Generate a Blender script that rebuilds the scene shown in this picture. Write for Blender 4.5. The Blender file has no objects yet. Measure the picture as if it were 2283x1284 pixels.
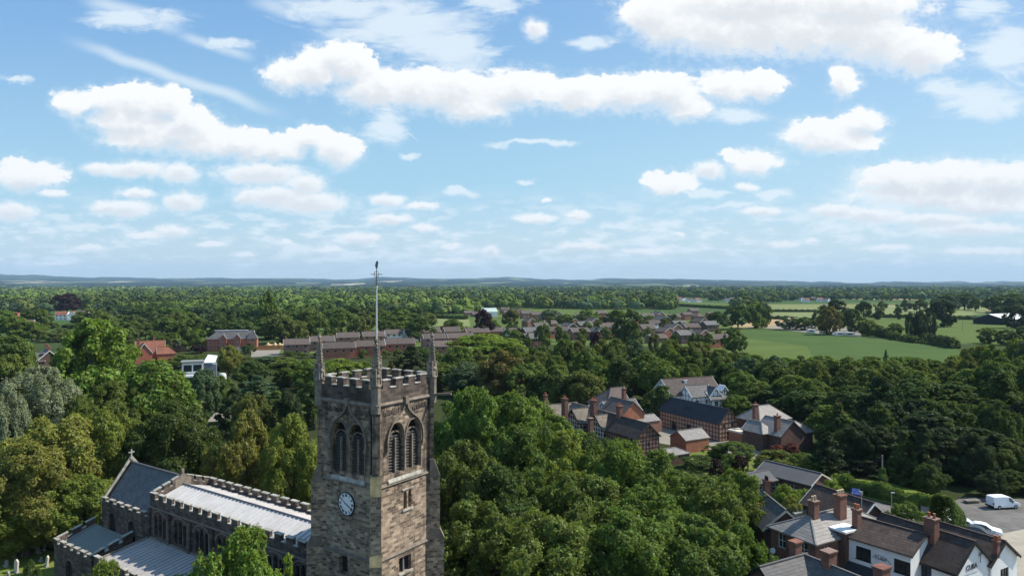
import bpy, math, random
import numpy as np
from mathutils import Vector, Matrix
from mathutils.geometry import tessellate_polygon
R = math.radians
scene = bpy.context.scene
# ------------------------------------------------------------------ camera
H = 33.0            # height of the camera above the flat land
F = 1540.0          # focal length in pixels of the 2283 px wide photograph
PX0, PY0 = 1141.5, 634.0
cam_d = bpy.data.cameras.new("camera")
cam = bpy.data.objects.new("camera", cam_d)
scene.collection.objects.link(cam)
cam.location = (0, 0, H)
cam.rotation_euler = (R(90), 0, 0)
cam_d.sensor_width = 36
cam_d.lens = 36 * F / 2283
cam_d.shift_y = -(642 - PY0) / 2283
cam_d.clip_start = 0.5
cam_d.clip_end = 90000
scene.camera = cam
scene.render.resolution_x, scene.render.resolution_y = 1024, 575
# ------------------------------------------------------------------ light
SUN_AZ = R(75)     # clockwise from the view direction
SUN_EL = R(45)
SUN_DIR = Vector((math.sin(SUN_AZ) * math.cos(SUN_EL), math.cos(SUN_AZ) * math.cos(SUN_EL), math.sin(SUN_EL)))
sun_d = bpy.data.lights.new("sun", 'SUN')
sun_d.energy = 5.0
sun_d.angle = R(0.5)
sun_d.color = (1.0, 0.94, 0.83)
sun = bpy.data.objects.new("sun", sun_d)
scene.collection.objects.link(sun)
sun.rotation_euler = SUN_DIR.to_track_quat('Z', 'Y').to_euler()
sun.location = (0, 0, 300)
scene.view_settings.view_transform = 'Standard'
scene.view_settings.look = 'None'
scene.view_settings.exposure = 0.5
scene.view_settings.gamma = 1.0
cy = scene.cycles
cy.max_bounces = 6
cy.diffuse_bounces = 4
cy.glossy_bounces = 2
cy.transmission_bounces = 3
cy.transparent_max_bounces = 4
cy.volume_bounces = 0
cy.use_denoising = True

# ------------------------------------------------------------------ sky (world) with clouds by direction
world = bpy.data.worlds.new("World")
scene.world = world
world.use_nodes = True
world.cycles.sampling_method = 'NONE'   # the sky is bright all over: bounced rays find it well enough
wt = world.node_tree
wt.nodes.clear()
def wn(t, **kw):
    n = wt.nodes.new(t)
    for k, v in kw.items(): setattr(n, k, v)
    return n
def cset(tree, n, i, v):
    if isinstance(v, bpy.types.NodeSocket): tree.links.new(v, n.inputs[i])
    else: n.inputs[i].default_value = v
def M(op, a, b=None, c=None, tree=None, clamp=False):
    tree = tree or wt
    n = tree.nodes.new('ShaderNodeMath'); n.operation = op; n.use_clamp = clamp
    for i, v in enumerate((a, b, c)):
        if v is not None: cset(tree, n, i, v)
    return n.outputs[0]
def VM(op, a, b=None, c=None, tree=None):
    tree = tree or wt
    n = tree.nodes.new('ShaderNodeVectorMath'); n.operation = op
    for i, v in enumerate((a, b, c)):
        if v is not None: cset(tree, n, i, v)
    return n.outputs['Value'] if op in ('LENGTH', 'DOT_PRODUCT') else n.outputs[0]
def maprange(v, a, b, c, d, smooth=True, tree=None):
    tree = tree or wt
    n = tree.nodes.new('ShaderNodeMapRange')
    n.interpolation_type = 'SMOOTHSTEP' if smooth else 'LINEAR'
    for i, q in enumerate((v, a, b, c, d)): cset(tree, n, i, q)
    return n.outputs[0]
def mixc(f, a, b, tree=None):
    tree = tree or wt
    n = tree.nodes.new('ShaderNodeMix'); n.data_type = 'RGBA'
    cset(tree, n, 0, f); cset(tree, n, 6, a); cset(tree, n, 7, b)
    return n.outputs[2]
def noise(vec, scale, detail=5, rough=0.55, tree=None, lac=2.0, col=False, dist=0.0):
    tree = tree or wt
    n = tree.nodes.new('ShaderNodeTexNoise')
    tree.links.new(vec, n.inputs['Vector'])
    n.inputs['Scale'].default_value = scale
    n.inputs['Detail'].default_value = detail
    n.inputs['Roughness'].default_value = rough
    n.inputs['Lacunarity'].default_value = lac
    n.inputs['Distortion'].default_value = dist
    return n.outputs['Color' if col else 'Fac']
def field_group(name, blobs, k=0.30):
    g = bpy.data.node_groups.new(name, 'ShaderNodeTree')
    g.interface.new_socket('P', in_out='INPUT', socket_type='NodeSocketVector')
    g.interface.new_socket('F', in_out='OUTPUT', socket_type='NodeSocketFloat')
    gi = g.nodes.new('NodeGroupInput'); go = g.nodes.new('NodeGroupOutput')
    acc = None
    for (cx_, cy_, rx, ry) in blobs:
        v = VM('MULTIPLY_ADD', gi.outputs[0], (1 / rx, 1 / ry, 0), (-cx_ / rx, -cy_ / ry, 0), tree=g)
        d = VM('LENGTH', v, tree=g)
        acc = d if acc is None else M('SMOOTH_MIN', acc, d, k, tree=g)
    o = M('SUBTRACT', 1.0, acc, tree=g)
    g.links.new(o, go.inputs[0])
    return g
def use_group(g, vec):
    n = wt.nodes.new('ShaderNodeGroup'); n.node_tree = g
    wt.links.new(vec, n.inputs[0]); return n.outputs[0]
BIG = [(640,168,52,36),(700,158,62,50),(755,128,52,40),(785,150,62,50),(840,196,90,44),(930,196,85,50),(1010,205,95,50),(1060,238,92,34),
 (1160,198,110,44),(1290,208,100,42),(1400,205,80,42),(1485,205,85,46),(1540,238,60,32),(1620,192,70,36),(1695,188,62,32),
 (1450,30,75,50),(1500,60,95,52),(1600,70,130,62),(1700,60,130,66),(1800,70,120,62),(1900,60,110,72),(1960,90,110,62),(2050,115,95,52),(1880,180,34,38),(1680,0,250,50),(1900,10,190,50),
 (290,268,105,34),(400,292,110,36),(560,330,120,30),(165,232,46,30),(235,228,60,34),(310,222,62,40),(370,232,62,42),(420,268,60,36),(330,305,110,30),(440,312,100,38),(540,318,90,36),(620,330,70,32),(690,310,48,28),(755,335,58,38),
 (60,388,88,36),(1835,300,90,36),(1925,268,56,28),(1890,318,70,26),(1680,360,66,30),(1640,350,34,18),(1500,408,62,26),(1455,395,32,18),
 (2010,398,110,36),(2120,392,120,38),(2240,400,110,46),(2060,430,170,30),(2200,450,160,34)]
SMALL = [(300,378,95,20),(400,385,48,26),(220,375,40,14),(580,388,110,26),(680,412,52,28),(610,438,95,26),(690,452,100,26),(555,438,42,20),
 (305,430,46,14),(275,465,78,20),(235,460,40,14),(410,450,50,24),(30,472,62,22),(120,432,34,10),(385,515,48,15),(330,525,60,8),(1195,66,27,24),
 (865,447,42,14),(940,460,44,10),(870,488,55,14),(945,508,34,11),(1195,487,58,11),(1285,480,32,13),(805,530,58,14),(735,557,38,9),(1218,447,14,5),
 (1700,470,56,12),(1860,470,66,17),(1940,480,90,18),(2080,490,120,16),(1665,418,30,10),(200,552,46,8),(545,565,30,6),(1005,550,28,8),(1515,524,14,6),(1745,545,40,10),(1810,538,18,7),(1095,560,22,14),(1580,380,40,22),(2160,510,150,16),(1010,580,60,6),(640,540,16,6),(470,545,40,6),(120,588,50,5),(1300,548,70,10),(1440,560,60,9),(1980,552,60,9),(2190,560,110,10)]
WISP = [(900,60,190,75),(1010,110,120,70),(760,20,160,42),(1100,6,95,26),(1320,97,70,22),(2200,230,110,52),(2240,110,110,70),(2190,20,90,26),(300,40,150,28),(1650,258,70,22),(1168,403,30,9),(1028,432,50,13),(912,343,28,11),(2110,200,80,30),(500,100,80,16),(1730,440,60,16),(1560,430,80,10),(2000,440,200,60),(175,510,58,10),(1180,318,110,10),(1640,460,120,12),(860,280,60,50),(35,180,40,8)]
tc = wn('ShaderNodeTexCoord')
sep = wn('ShaderNodeSeparateXYZ'); wt.links.new(tc.outputs['Generated'], sep.inputs[0])
ya = M('MAXIMUM', M('ABSOLUTE', sep.outputs[1]), 0.12)
U = M('MULTIPLY_ADD', M('DIVIDE', sep.outputs[0], ya), F, PX0)
el = M('MULTIPLY', M('DIVIDE', sep.outputs[2], ya), F)
V = M('SUBTRACT', PY0, el)
cmb = wn('ShaderNodeCombineXYZ'); wt.links.new(U, cmb.inputs[0]); wt.links.new(V, cmb.inputs[1])
P = cmb.outputs[0]
Pn = VM('MULTIPLY', P, (1, 1.35, 1))
def warp(vec, scale, amp, det):
    c = noise(Pn, scale, det, 0.6, col=True)
    o = VM('MULTIPLY', VM('SUBTRACT', c, (0.5, 0.5, 0.5)), (amp, amp * 0.8, 0))
    return VM('ADD', vec, o)
gb, gs, gw = field_group('cloud_big', BIG), field_group('cloud_small', SMALL), field_group('cloud_wisp', WISP, 0.5)
P_b = warp(warp(P, 1 / 90, 48, 2), 1 / 20, 20, 5)
P_s = warp(P, 1 / 30, 26, 5)
fb = use_group(gb, P_b)
fb_up = use_group(gb, VM('ADD', P_b, (10, -30, 0)))
fs = use_group(gs, P_s)
fs_up = use_group(gs, VM('ADD', P_s, (4, -10, 0)))
fw = use_group(gw, warp(P, 1 / 80, 70, 4))
n_edge = noise(Pn, 1 / 22, 8, 0.66)
n_mid = noise(Pn, 1 / 48, 5, 0.6)
n_big = noise(Pn, 1 / 110, 3, 0.5)
wob = M('MULTIPLY_ADD', M('SUBTRACT', n_mid, 0.5), 0.55, M('MULTIPLY', M('SUBTRACT', n_edge, 0.5), 0.85))
soft = M('ADD', maprange(n_big, 0.35, 0.7, 0.10, 0.5), maprange(M('SUBTRACT', fb_up, fb), -0.15, 0.35, 0.0, 0.45))   # tops crisp, undersides feathered
db = maprange(M('ADD', M('ADD', fb, 0.12), wob), 0.0, soft, 0.0, 1.0)
ds = maprange(M('ADD', M('ADD', fs, 0.10), wob), 0.0, 0.60, 0.0, 0.9)
streak = noise(VM('MULTIPLY', P, (0.55, 1.9, 1)), 1 / 60, 6, 0.62, dist=0.8)
dw = M('MULTIPLY', maprange(M('ADD', fw, M('MULTIPLY', M('SUBTRACT', streak, 0.5), 1.7)), -0.1, 0.7, 0.0, 1.0), 0.78)
# long streaks of cirrus and the short contrail: distance to a line, limited along it
def line_streak(x0, y0, x1, y1, w, dens, nz):
    L = math.hypot(x1 - x0, y1 - y0); dx, dy = (x1 - x0) / L, (y1 - y0) / L
    q = VM('SUBTRACT', warp(P, 1 / 120, nz, 2), (x0, y0, 0))
    al = VM('DOT_PRODUCT', q, (dx, dy, 0))
    ac = M('ABSOLUTE', VM('DOT_PRODUCT', q, (-dy, dx, 0)))
    a = maprange(al, -0.12 * L, 0.25 * L, 0, 1); b = maprange(al, 0.75 * L, 1.1 * L, 1, 0)
    c = maprange(ac, 0.0, w, 1, 0)
    return M('MULTIPLY', M('MULTIPLY', M('MULTIPLY', a, b), c), dens)
st = line_streak(170, 95, 615, 250, 20, 0.6, 26)
for s in ((190, -5, 410, 68, 26, 0.6, 34), (400, 75, 560, 132, 18, 0.5, 30), (560, 0, 760, 60, 26, 0.5, 40), (850, 248, 934, 316, 2.2, 0.55, 2), (-30, 165, 70, 188, 9, 0.28, 16)):
    st = M('MAXIMUM', st, line_streak(*s))
# low haze layer of small far clouds near the horizon
lowP = VM('MULTIPLY', P, (1.0, 3.4, 1))
nl = noise(lowP, 1 / 62, 6, 0.6)
nl2 = noise(lowP, 1 / 260, 2, 0.5)
lowband = M('MULTIPLY', maprange(el, 12, 60, 0.1, 1), maprange(el, 110, 230, 1, 0))
dl = M('MULTIPLY', M('MULTIPLY', maprange(M('ADD', nl, M('MULTIPLY', M('SUBTRACT', nl2, 0.5), 0.5)), 0.44, 0.66, 0, 1), lowband), 0.9)
veil = M('MULTIPLY', M('MULTIPLY', maprange(U, 700, 2300, 0.0, 1), maprange(el, 20, 420, 1, 0.35)), 0.5)
haz = maprange(el, 0, 230, 0, 1)
haz2 = maprange(el, 180, 680, 0, 1)
pale = mixc(haz2, mixc(haz, (3.25, 3.8, 4.0, 1), (1.85, 3.2, 4.0, 1)), (1.0, 2.15, 3.8, 1))
sky = wn('ShaderNodeTexSky', sky_type='NISHITA')
sky.sun_disc = False
sky.sun_elevation = SUN_EL
sky.sun_rotation = SUN_AZ
sky.altitude = 60
sky.air_density = 1.0
sky.dust_density = 1.0
sky.ozone_density = 3.0
white = (5.0, 5.05, 5.05, 1); grey = (3.55, 3.75, 4.0, 1)
col = mixc(veil, mixc(0.8, sky.outputs[0], pale), (3.1, 3.9, 4.2, 1))
thin = M('MAXIMUM', M('MAXIMUM', dw, st), dl)
halo = M('MULTIPLY', maprange(M('ADD', M('MAXIMUM', fb, fs), M('MULTIPLY', wob, 1.6)), -0.5, 0.35, 0, 1), 0.42)
thin = M('MAXIMUM', thin, halo)
col = mixc(thin, col, (4.3, 4.75, 5.0, 1))
shade_s = maprange(M('ADD', fs_up, M('MULTIPLY', wob, 0.9)), 0.05, 0.8, 0, 0.7)
col = mixc(ds, col, mixc(shade_s, white, grey))
shade_b = maprange(M('ADD', fb_up, M('MULTIPLY', wob, 1.1)), 0.0, 0.9, 0, 0.8)
col = mixc(db, col, mixc(shade_b, white, grey))
bg = wn('ShaderNodeBackground'); bg.inputs['Strength'].default_value = 0.145
wt.links.new(col, bg.inputs['Color'])
wo = wn('ShaderNodeOutputWorld'); wt.links.new(bg.outputs[0], wo.inputs['Surface'])

# ------------------------------------------------------------------ helpers
C = scene.collection
def ray(px, py): return ((px - PX0) / F, 1.0, -(py - PY0) / F)
def at_z(px, py, z=0.0):
    k = ray(px, py); Y = (z - H) / k[2]; return Vector((k[0] * Y, Y, z))
def at_y(px, py, Y):
    k = ray(px, py); return Vector((k[0] * Y, Y, H + k[2] * Y))
def link(o): C.objects.link(o); return o
def empty(name, loc, rz=0.0):
    o = bpy.data.objects.new(name, None); o.empty_display_size = 0.5
    o.location = loc; o.rotation_euler = (0, 0, rz); return link(o)
def tag(o, label=None, cat=None, group=None, kind=None):
    if label: o['label'] = label
    if cat: o['category'] = cat
    if group: o['group'] = group
    if kind: o['kind'] = kind
    return o
class MB:
    def __init__(s): s.v = []; s.f = []; s.m = []; s.cur = 0
    def add(s, vs, fs):
        b = len(s.v); s.v += [tuple(p) for p in vs]; s.f += [tuple(b + i for i in q) for q in fs]; s.m += [s.cur] * len(fs); return s
    def box(s, x0, x1, y0, y1, z0, z1, mat=None):
        vs = [(x0,y0,z0),(x1,y0,z0),(x1,y1,z0),(x0,y1,z0),(x0,y0,z1),(x1,y0,z1),(x1,y1,z1),(x0,y1,z1)]
        if mat is not None: vs = [mat @ Vector(p) for p in vs]
        return s.add(vs, [(0,3,2,1),(4,5,6,7),(0,1,5,4),(1,2,6,5),(2,3,7,6),(3,0,4,7)])
    def obox(s, O, A, B, D):
        """box from corner O with edge vectors A, B, D"""
        O, A, B, D = map(Vector, (O, A, B, D))
        vs = [O, O+A, O+A+B, O+B, O+D, O+A+D, O+A+B+D, O+B+D]
        fs = [(0,3,2,1),(4,5,6,7),(0,1,5,4),(1,2,6,5),(2,3,7,6),(3,0,4,7)]
        if A.cross(B).dot(D) < 0: fs = [tuple(reversed(q)) for q in fs]
        return s.add(vs, fs)
    def bar(s, p, q, w, h=None, up=(0, 0, 1)):
        p, q = Vector(p), Vector(q); h = h or w; d = (q - p)
        if d.length < 1e-6: return s
        dn = d.normalized(); up = Vector(up)
        if abs(dn.dot(up)) > 0.98: up = Vector((0, 1, 0)) if abs(dn.y) < .9 else Vector((1, 0, 0))
        a = dn.cross(up).normalized(); b = a.cross(dn).normalized()
        return s.obox(p - a * w / 2 - b * h / 2, a * w, d, b * h)
    def tube(s, pts, rs, n=8, cap=True):
        pts = [Vector(p) for p in pts]; b = len(s.v); rings = []
        for i, p in enumerate(pts):
            d = (pts[min(i+1, len(pts)-1)] - pts[max(i-1, 0)]).normalized()
            up = Vector((0, 0, 1)) if abs(d.z) < .95 else Vector((1, 0, 0))
            a = d.cross(up).normalized(); c = a.cross(d)
            for k in range(n):
                t = 2 * math.pi * k / n
                s.v.append(tuple(p + (a * math.cos(t) + c * math.sin(t)) * rs[i]))
        for i in range(len(pts) - 1):
            for k in range(n):
                s.f.append((b+i*n+k, b+(i+1)*n+k, b+(i+1)*n+(k+1) % n, b+i*n+(k+1) % n)); s.m.append(s.cur)
        if cap:
            s.f.append(tuple(b+k for k in range(n))); s.f.append(tuple(b+(len(pts)-1)*n+k for k in reversed(range(n)))); s.m += [s.cur]*2
        return s
    def prism(s, poly, z0, z1):
        """poly: list of (x,y) counter-clockwise"""
        n = len(poly)
        vs = [(x, y, z0) for x, y in poly] + [(x, y, z1) for x, y in poly]
        fs = [tuple(reversed(range(n))), tuple(range(n, 2*n))] + [(i, (i+1) % n, n+(i+1) % n, n+i) for i in range(n)]
        return s.add(vs, fs)
    def extr(s, poly, O, U, V, N, d):
        """polygon in plane O,U,V (ccw seen from +N) thickened backwards from 0 to -d along N"""
        O, U, V, N = map(Vector, (O, U, V, N)); n = len(poly)
        fr = [O + U*a + V*b for a, b in poly]; bk = [p - N*d for p in fr]
        return s.add(fr + bk, [tuple(range(n)), tuple(range(2*n-1, n-1, -1))] + [(i, n+i, n+(i+1) % n, (i+1) % n) for i in range(n)])
    def wall(s, O, U, V, outer, holes, depth=0.25):
        """front face with holes and their reveals"""
        O, U, V = map(Vector, (O, U, V)); N = U.cross(V).normalized()
        loops = [outer] + list(holes)
        flat = [p for l in loops for p in l]
        tri = tessellate_polygon([[Vector((a, b, 0)) for a, b in l] for l in loops])
        pts = [O + U*a + V*b for a, b in flat]
        fs = []
        for t in tri:
            n = (pts[t[1]] - pts[t[0]]).cross(pts[t[2]] - pts[t[0]])
            if n.length < 1e-9: continue
            fs.append(t if n.dot(N) > 0 else (t[0], t[2], t[1]))
        s.add(pts, fs)
        for h in holes:
            n = len(h); fr = [O + U*a + V*b for a, b in h]; bk = [p - N*depth for p in fr]
            s.add(fr + bk, [(i, (i+1) % n, n+(i+1) % n, n+i) for i in range(n)])
        return s
    def build(s, name, mats, parent=None, smooth=False):
        me = bpy.data.meshes.new(name); me.from_pydata(s.v, [], s.f)
        if not isinstance(mats, (list, tuple)): mats = [mats]
        for m in mats: me.materials.append(m)
        if len(mats) > 1: me.polygons.foreach_set('material_index', s.m)
        if smooth: me.polygons.foreach_set('use_smooth', [True] * len(me.polygons))
        me.update()
        o = bpy.data.objects.new(name, me); link(o)
        if parent is not None: o.parent = parent
        return o
def np_mesh(name, V_, nper, mat):
    """V_: (n*nper,3) array of separate polygons"""
    me = bpy.data.meshes.new(name); n = len(V_); nf = n // nper
    me.vertices.add(n); me.vertices.foreach_set('co', V_.astype(np.float32).ravel())
    me.loops.add(n); me.loops.foreach_set('vertex_index', np.arange(n, dtype=np.int32))
    me.polygons.add(nf); me.polygons.foreach_set('loop_start', np.arange(0, n, nper, dtype=np.int32))
    me.polygons.foreach_set('loop_total', np.full(nf, nper, dtype=np.int32))
    me.materials.append(mat); me.update(calc_edges=True); return me

# ------------------------------------------------------------------ materials
def new_mat(name):
    m = bpy.data.materials.new(name); m.use_nodes = True
    t = m.node_tree; b = t.nodes['Principled BSDF']; b.inputs['Specular IOR Level'].default_value = 0.25
    return m, t, b
def objco(t): return t.nodes.new('ShaderNodeTexCoord').outputs['Object']
def rnd(t): return t.nodes.new('ShaderNodeObjectInfo').outputs['Random']
def rgba(c): return (c[0], c[1], c[2], 1)
def m_plain(name, col, rough=0.85, var=0.25, scale=2.0, spec=0.25, bump=0.0, metal=0.0):
    m, t, b = new_mat(name)
    co = objco(t)
    n = noise(co, scale, 5, 0.65, tree=t)
    n2 = noise(co, scale * 0.17, 3, 0.6, tree=t)
    f = M('ADD', M('MULTIPLY', n, 0.6, tree=t), M('MULTIPLY', n2, 0.4, tree=t), tree=t)
    c = mixc(maprange(f, 0.3, 0.7, 0, 1, tree=t), rgba([q * (1 - var) for q in col]), rgba([q * (1 + var) for q in col]), tree=t)
    t.links.new(c, b.inputs['Base Color']); b.inputs['Roughness'].default_value = rough
    b.inputs['Specular IOR Level'].default_value = spec; b.inputs['Metallic'].default_value = metal
    if bump:
        bp = t.nodes.new('ShaderNodeBump'); bp.inputs['Strength'].default_value = bump; bp.inputs['Distance'].default_value = 0.05
        t.links.new(n, bp.inputs['Height']); t.links.new(bp.outputs[0], b.inputs['Normal'])
    return m
def m_brick(name, c1, c2, mortar, w=0.45, h=0.15, ms=0.02, var=0.35, stain=None, stain_amt=0.0, rough=0.9, kz=1.0, offx=0.0, per_obj=0.0, zstain=None):
    """courses run along x+y, rows along z: one pattern for walls and for roofs"""
    m, t, b = new_mat(name); co = objco(t)
    sp = t.nodes.new('ShaderNodeSeparateXYZ'); t.links.new(co, sp.inputs[0])
    cb = t.nodes.new('ShaderNodeCombineXYZ')
    t.links.new(M('ADD', M('ADD', sp.outputs[0], sp.outputs[1], tree=t), offx, tree=t), cb.inputs[0])
    t.links.new(M('MULTIPLY', sp.outputs[2], kz, tree=t), cb.inputs[1])
    br = t.nodes.new('ShaderNodeTexBrick'); t.links.new(cb.outputs[0], br.inputs['Vector'])
    br.inputs['Color1'].default_value = rgba(c1); br.inputs['Color2'].default_value = rgba(c2); br.inputs['Mortar'].default_value = rgba(mortar)
    br.inputs['Scale'].default_value = 1.0; br.inputs['Mortar Size'].default_value = ms
    br.inputs['Brick Width'].default_value = w; br.inputs['Row Height'].default_value = h
    br.inputs['Mortar Smooth'].default_value = 0.2
    n = noise(co, 1.3, 6, 0.65, tree=t); n2 = noise(co, 0.28, 4, 0.6, tree=t)
    v = maprange(M('ADD', M('MULTIPLY', n, 0.55, tree=t), M('MULTIPLY', n2, 0.45, tree=t), tree=t), 0.3, 0.7, 1 - var, 1 + var, tree=t)
    if per_obj:
        v = M('MULTIPLY', v, maprange(rnd(t), 0, 1, 1 - per_obj, 1 + per_obj, smooth=False, tree=t), tree=t)
    c = VM('SCALE', br.outputs['Color'], tree=t); sc = c.node; t.links.new(v, sc.inputs['Scale'])
    if stain:
        n3 = noise(VM('MULTIPLY', co, (1, 1, 0.22), tree=t), 0.75, 7, 0.72, tree=t)
        if zstain:
            zz = maprange(sp.outputs[2], zstain[0], zstain[1], zstain[2], zstain[3], tree=t)
            n3 = M('ADD', n3, zz, tree=t)
        c = mixc(maprange(n3, 0.62 - stain_amt, 0.80 - stain_amt, 0, 0.85, tree=t), c, rgba(stain), tree=t)
    t.links.new(c, b.inputs['Base Color']); b.inputs['Roughness'].default_value = rough
    bp = t.nodes.new('ShaderNodeBump'); bp.inputs['Strength'].default_value = 0.5; bp.inputs['Distance'].default_value = 0.03
    t.links.new(M('SUBTRACT', n, M('MULTIPLY', br.outputs['Fac'], 0.6, tree=t), tree=t), bp.inputs['Height']); t.links.new(bp.outputs[0], b.inputs['Normal'])
    return m
M_STONE = m_brick('sandstone', (0.42,0.315,0.23), (0.10,0.073,0.054), (0.34,0.27,0.21), w=0.50, h=0.22, ms=0.014, var=0.35, stain=(0.045,0.036,0.031), stain_amt=0.09, zstain=(15.0, 18.0, 0.0, 0.11))
M_STONE_D = m_brick('sooted_sandstone', (0.13,0.10,0.082), (0.05,0.04,0.036), (0.11,0.09,0.078), w=0.62, h=0.27, ms=0.012, var=0.4, stain=(0.028,0.025,0.024), stain_amt=0.08)
M_STONE_L = m_plain('dressed_sandstone', (0.19,0.155,0.125), 0.9, 0.4, 1.5, bump=0.3)
M_COPE = m_plain('weathered_coping', (0.33,0.31,0.27), 0.9, 0.45, 2.2, bump=0.2)
M_LICHEN = m_plain('lichened_stone', (0.19,0.165,0.095), 0.9, 0.6, 1.2)
M_PINN = m_plain('pinnacle_stone', (0.20,0.17,0.14), 0.9, 0.5, 3.0, bump=0.3)
M_LEAD = m_plain('lead_roofing', (0.50,0.48,0.47), 0.6, 0.2, 0.5, spec=0.3)
def m_lead(name, col):
    m, t, b = new_mat(name); co = objco(t)
    n = noise(VM('MULTIPLY', co, (3.2, .35, 1), tree=t), 1.0, 5, 0.7, tree=t); n2 = noise(co, .35, 5, .7, tree=t); n3 = noise(co, 2.5, 6, .7, tree=t)
    f = M('ADD', M('MULTIPLY', n, .45, tree=t), M('ADD', M('MULTIPLY', n2, .35, tree=t), M('MULTIPLY', n3, .2, tree=t), tree=t), tree=t)
    c = mixc(maprange(f, .36, .62, 0, 1, tree=t), rgba([q*.80 for q in col]), rgba([q*1.06 for q in col]), tree=t)
    t.links.new(c, b.inputs['Base Color']); b.inputs['Roughness'].default_value = .65; return m
M_LEAD = m_lead('lead_roofing', (.52, .50, .485))
M_LEADG = m_plain('grey_green_roofing', (0.17,0.185,0.17), 0.7, 0.08, 0.6)
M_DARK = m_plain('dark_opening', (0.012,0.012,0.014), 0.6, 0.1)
M_LOUV = m_plain('louvre_boards', (0.065,0.062,0.06), 0.8, 0.3)
M_GLASS = m_plain('window_glass', (0.02,0.025,0.035), 0.08, 0.2, 1.0, spec=0.8)
M_LEADED = m_plain('leaded_glass', (0.02,0.02,0.024), 0.3, 0.3, 3.0, spec=0.5)
M_WHITE = m_plain('white_paint', (0.76,0.76,0.75), 0.6, 0.12, 1.2)
M_RENDER = m_plain('white_render', (0.77,0.77,0.755), 0.85, 0.12, 0.9)
M_CREAM = m_plain('cream_render', (0.55,0.49,0.40), 0.85, 0.1, 0.6)
M_BLACK = m_plain('black_paint', (0.015,0.015,0.016), 0.5, 0.2)
M_TIMBER = m_plain('dark_timber', (0.05,0.036,0.028), 0.8, 0.4, 4)
M_PLASTER = m_plain('infill_plaster', (0.42,0.33,0.25), 0.9, 0.2, 1)
M_BRICK = m_brick('red_brick', (0.22,0.09,0.06), (0.155,0.066,0.048), (0.22,0.15,0.12), var=0.25)
M_BRICKO = m_brick('orange_brick', (0.40,0.135,0.065), (0.30,0.10,0.055), (0.30,0.20,0.15), var=0.2, per_obj=0.12)
M_BRICKP = m_brick('pink_brown_brick', (0.30,0.14,0.10), (0.23,0.11,0.085), (0.28,0.20,0.16), var=0.2, per_obj=0.15)
M_BRICKD = m_brick('dark_brick', (0.13,0.062,0.045), (0.09,0.048,0.038), (0.14,0.11,0.09), var=0.25)
M_SLATE = m_brick('slate_roof', (0.085,0.083,0.085), (0.12,0.113,0.112), (0.05,0.05,0.055), w=0.5, h=0.2, ms=0.012, var=0.22, rough=0.7, stain=(0.16,0.14,0.12), stain_amt=-0.06)
M_SLATEL = m_brick('pale_slate_roof', (0.19,0.175,0.165), (0.235,0.215,0.20), (0.11,0.10,0.10), w=0.5, h=0.2, ms=0.014, var=0.2, rough=0.6, stain=(0.12,0.10,0.085), stain_amt=-0.05)
M_SLATEC = m_brick('blue_grey_slate', (0.095,0.095,0.10), (0.13,0.13,0.135), (0.05,0.052,0.06), w=0.55, h=0.22, ms=0.014, var=0.2, rough=0.55)
M_TILE = m_brick('brown_tile_roof', (0.085,0.06,0.05), (0.06,0.044,0.038), (0.03,0.024,0.022), w=0.35, h=0.16, ms=0.012, var=0.35, stain=(0.12,0.10,0.085), stain_amt=-0.04)
M_TILEG = m_brick('grey_brown_tile_roof', (0.115,0.09,0.08), (0.092,0.073,0.066), (0.06,0.048,0.044), w=0.6, h=0.3, ms=0.012, var=0.18, per_obj=0.18)
M_TILEB = m_brick('black_tile_roof', (0.035,0.036,0.042), (0.045,0.045,0.052), (0.02,0.02,0.024), w=0.4, h=0.2, ms=0.012, var=0.15, rough=0.8)
M_TILER = m_brick('red_tile_roof', (0.25,0.10,0.068), (0.19,0.08,0.055), (0.13,0.06,0.04), w=0.4, h=0.2, ms=0.012, var=0.3)
M_FELT = m_plain('felt_roof', (0.10,0.098,0.10), 0.9, 0.15, 0.5)
M_POT = m_plain('terracotta', (0.36,0.12,0.06), 0.8, 0.2, 3)
M_POTC = m_plain('buff_clay', (0.42,0.33,0.22), 0.8, 0.25, 3)
M_BARK = m_plain('bark', (0.085,0.07,0.055), 0.95, 0.4, 3)
M_ASPH = m_plain('asphalt', (0.13,0.12,0.112), 0.95, 0.34, 0.5)
M_METAL = m_plain('galvanised_metal', (0.45,0.46,0.46), 0.4, 0.1, 1, spec=0.5, metal=0.6)
M_POLE = m_plain('white_pole_paint', (0.60,0.61,0.60), 0.5, 0.08, 1)
M_WOODP = m_plain('weathered_pole_wood', (0.24,0.21,0.18), 0.9, 0.25, 3)
M_TYRE = m_plain('tyre_rubber', (0.02,0.02,0.02), 0.9, 0.1)
M_STEEL = m_plain('wheel_steel', (0.35,0.35,0.36), 0.4, 0.1, spec=0.5, metal=0.5)
def m_paint(name, col, rough=0.3):
    m = m_plain(name, col, rough, 0.03, 1, spec=0.5); return m
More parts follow.
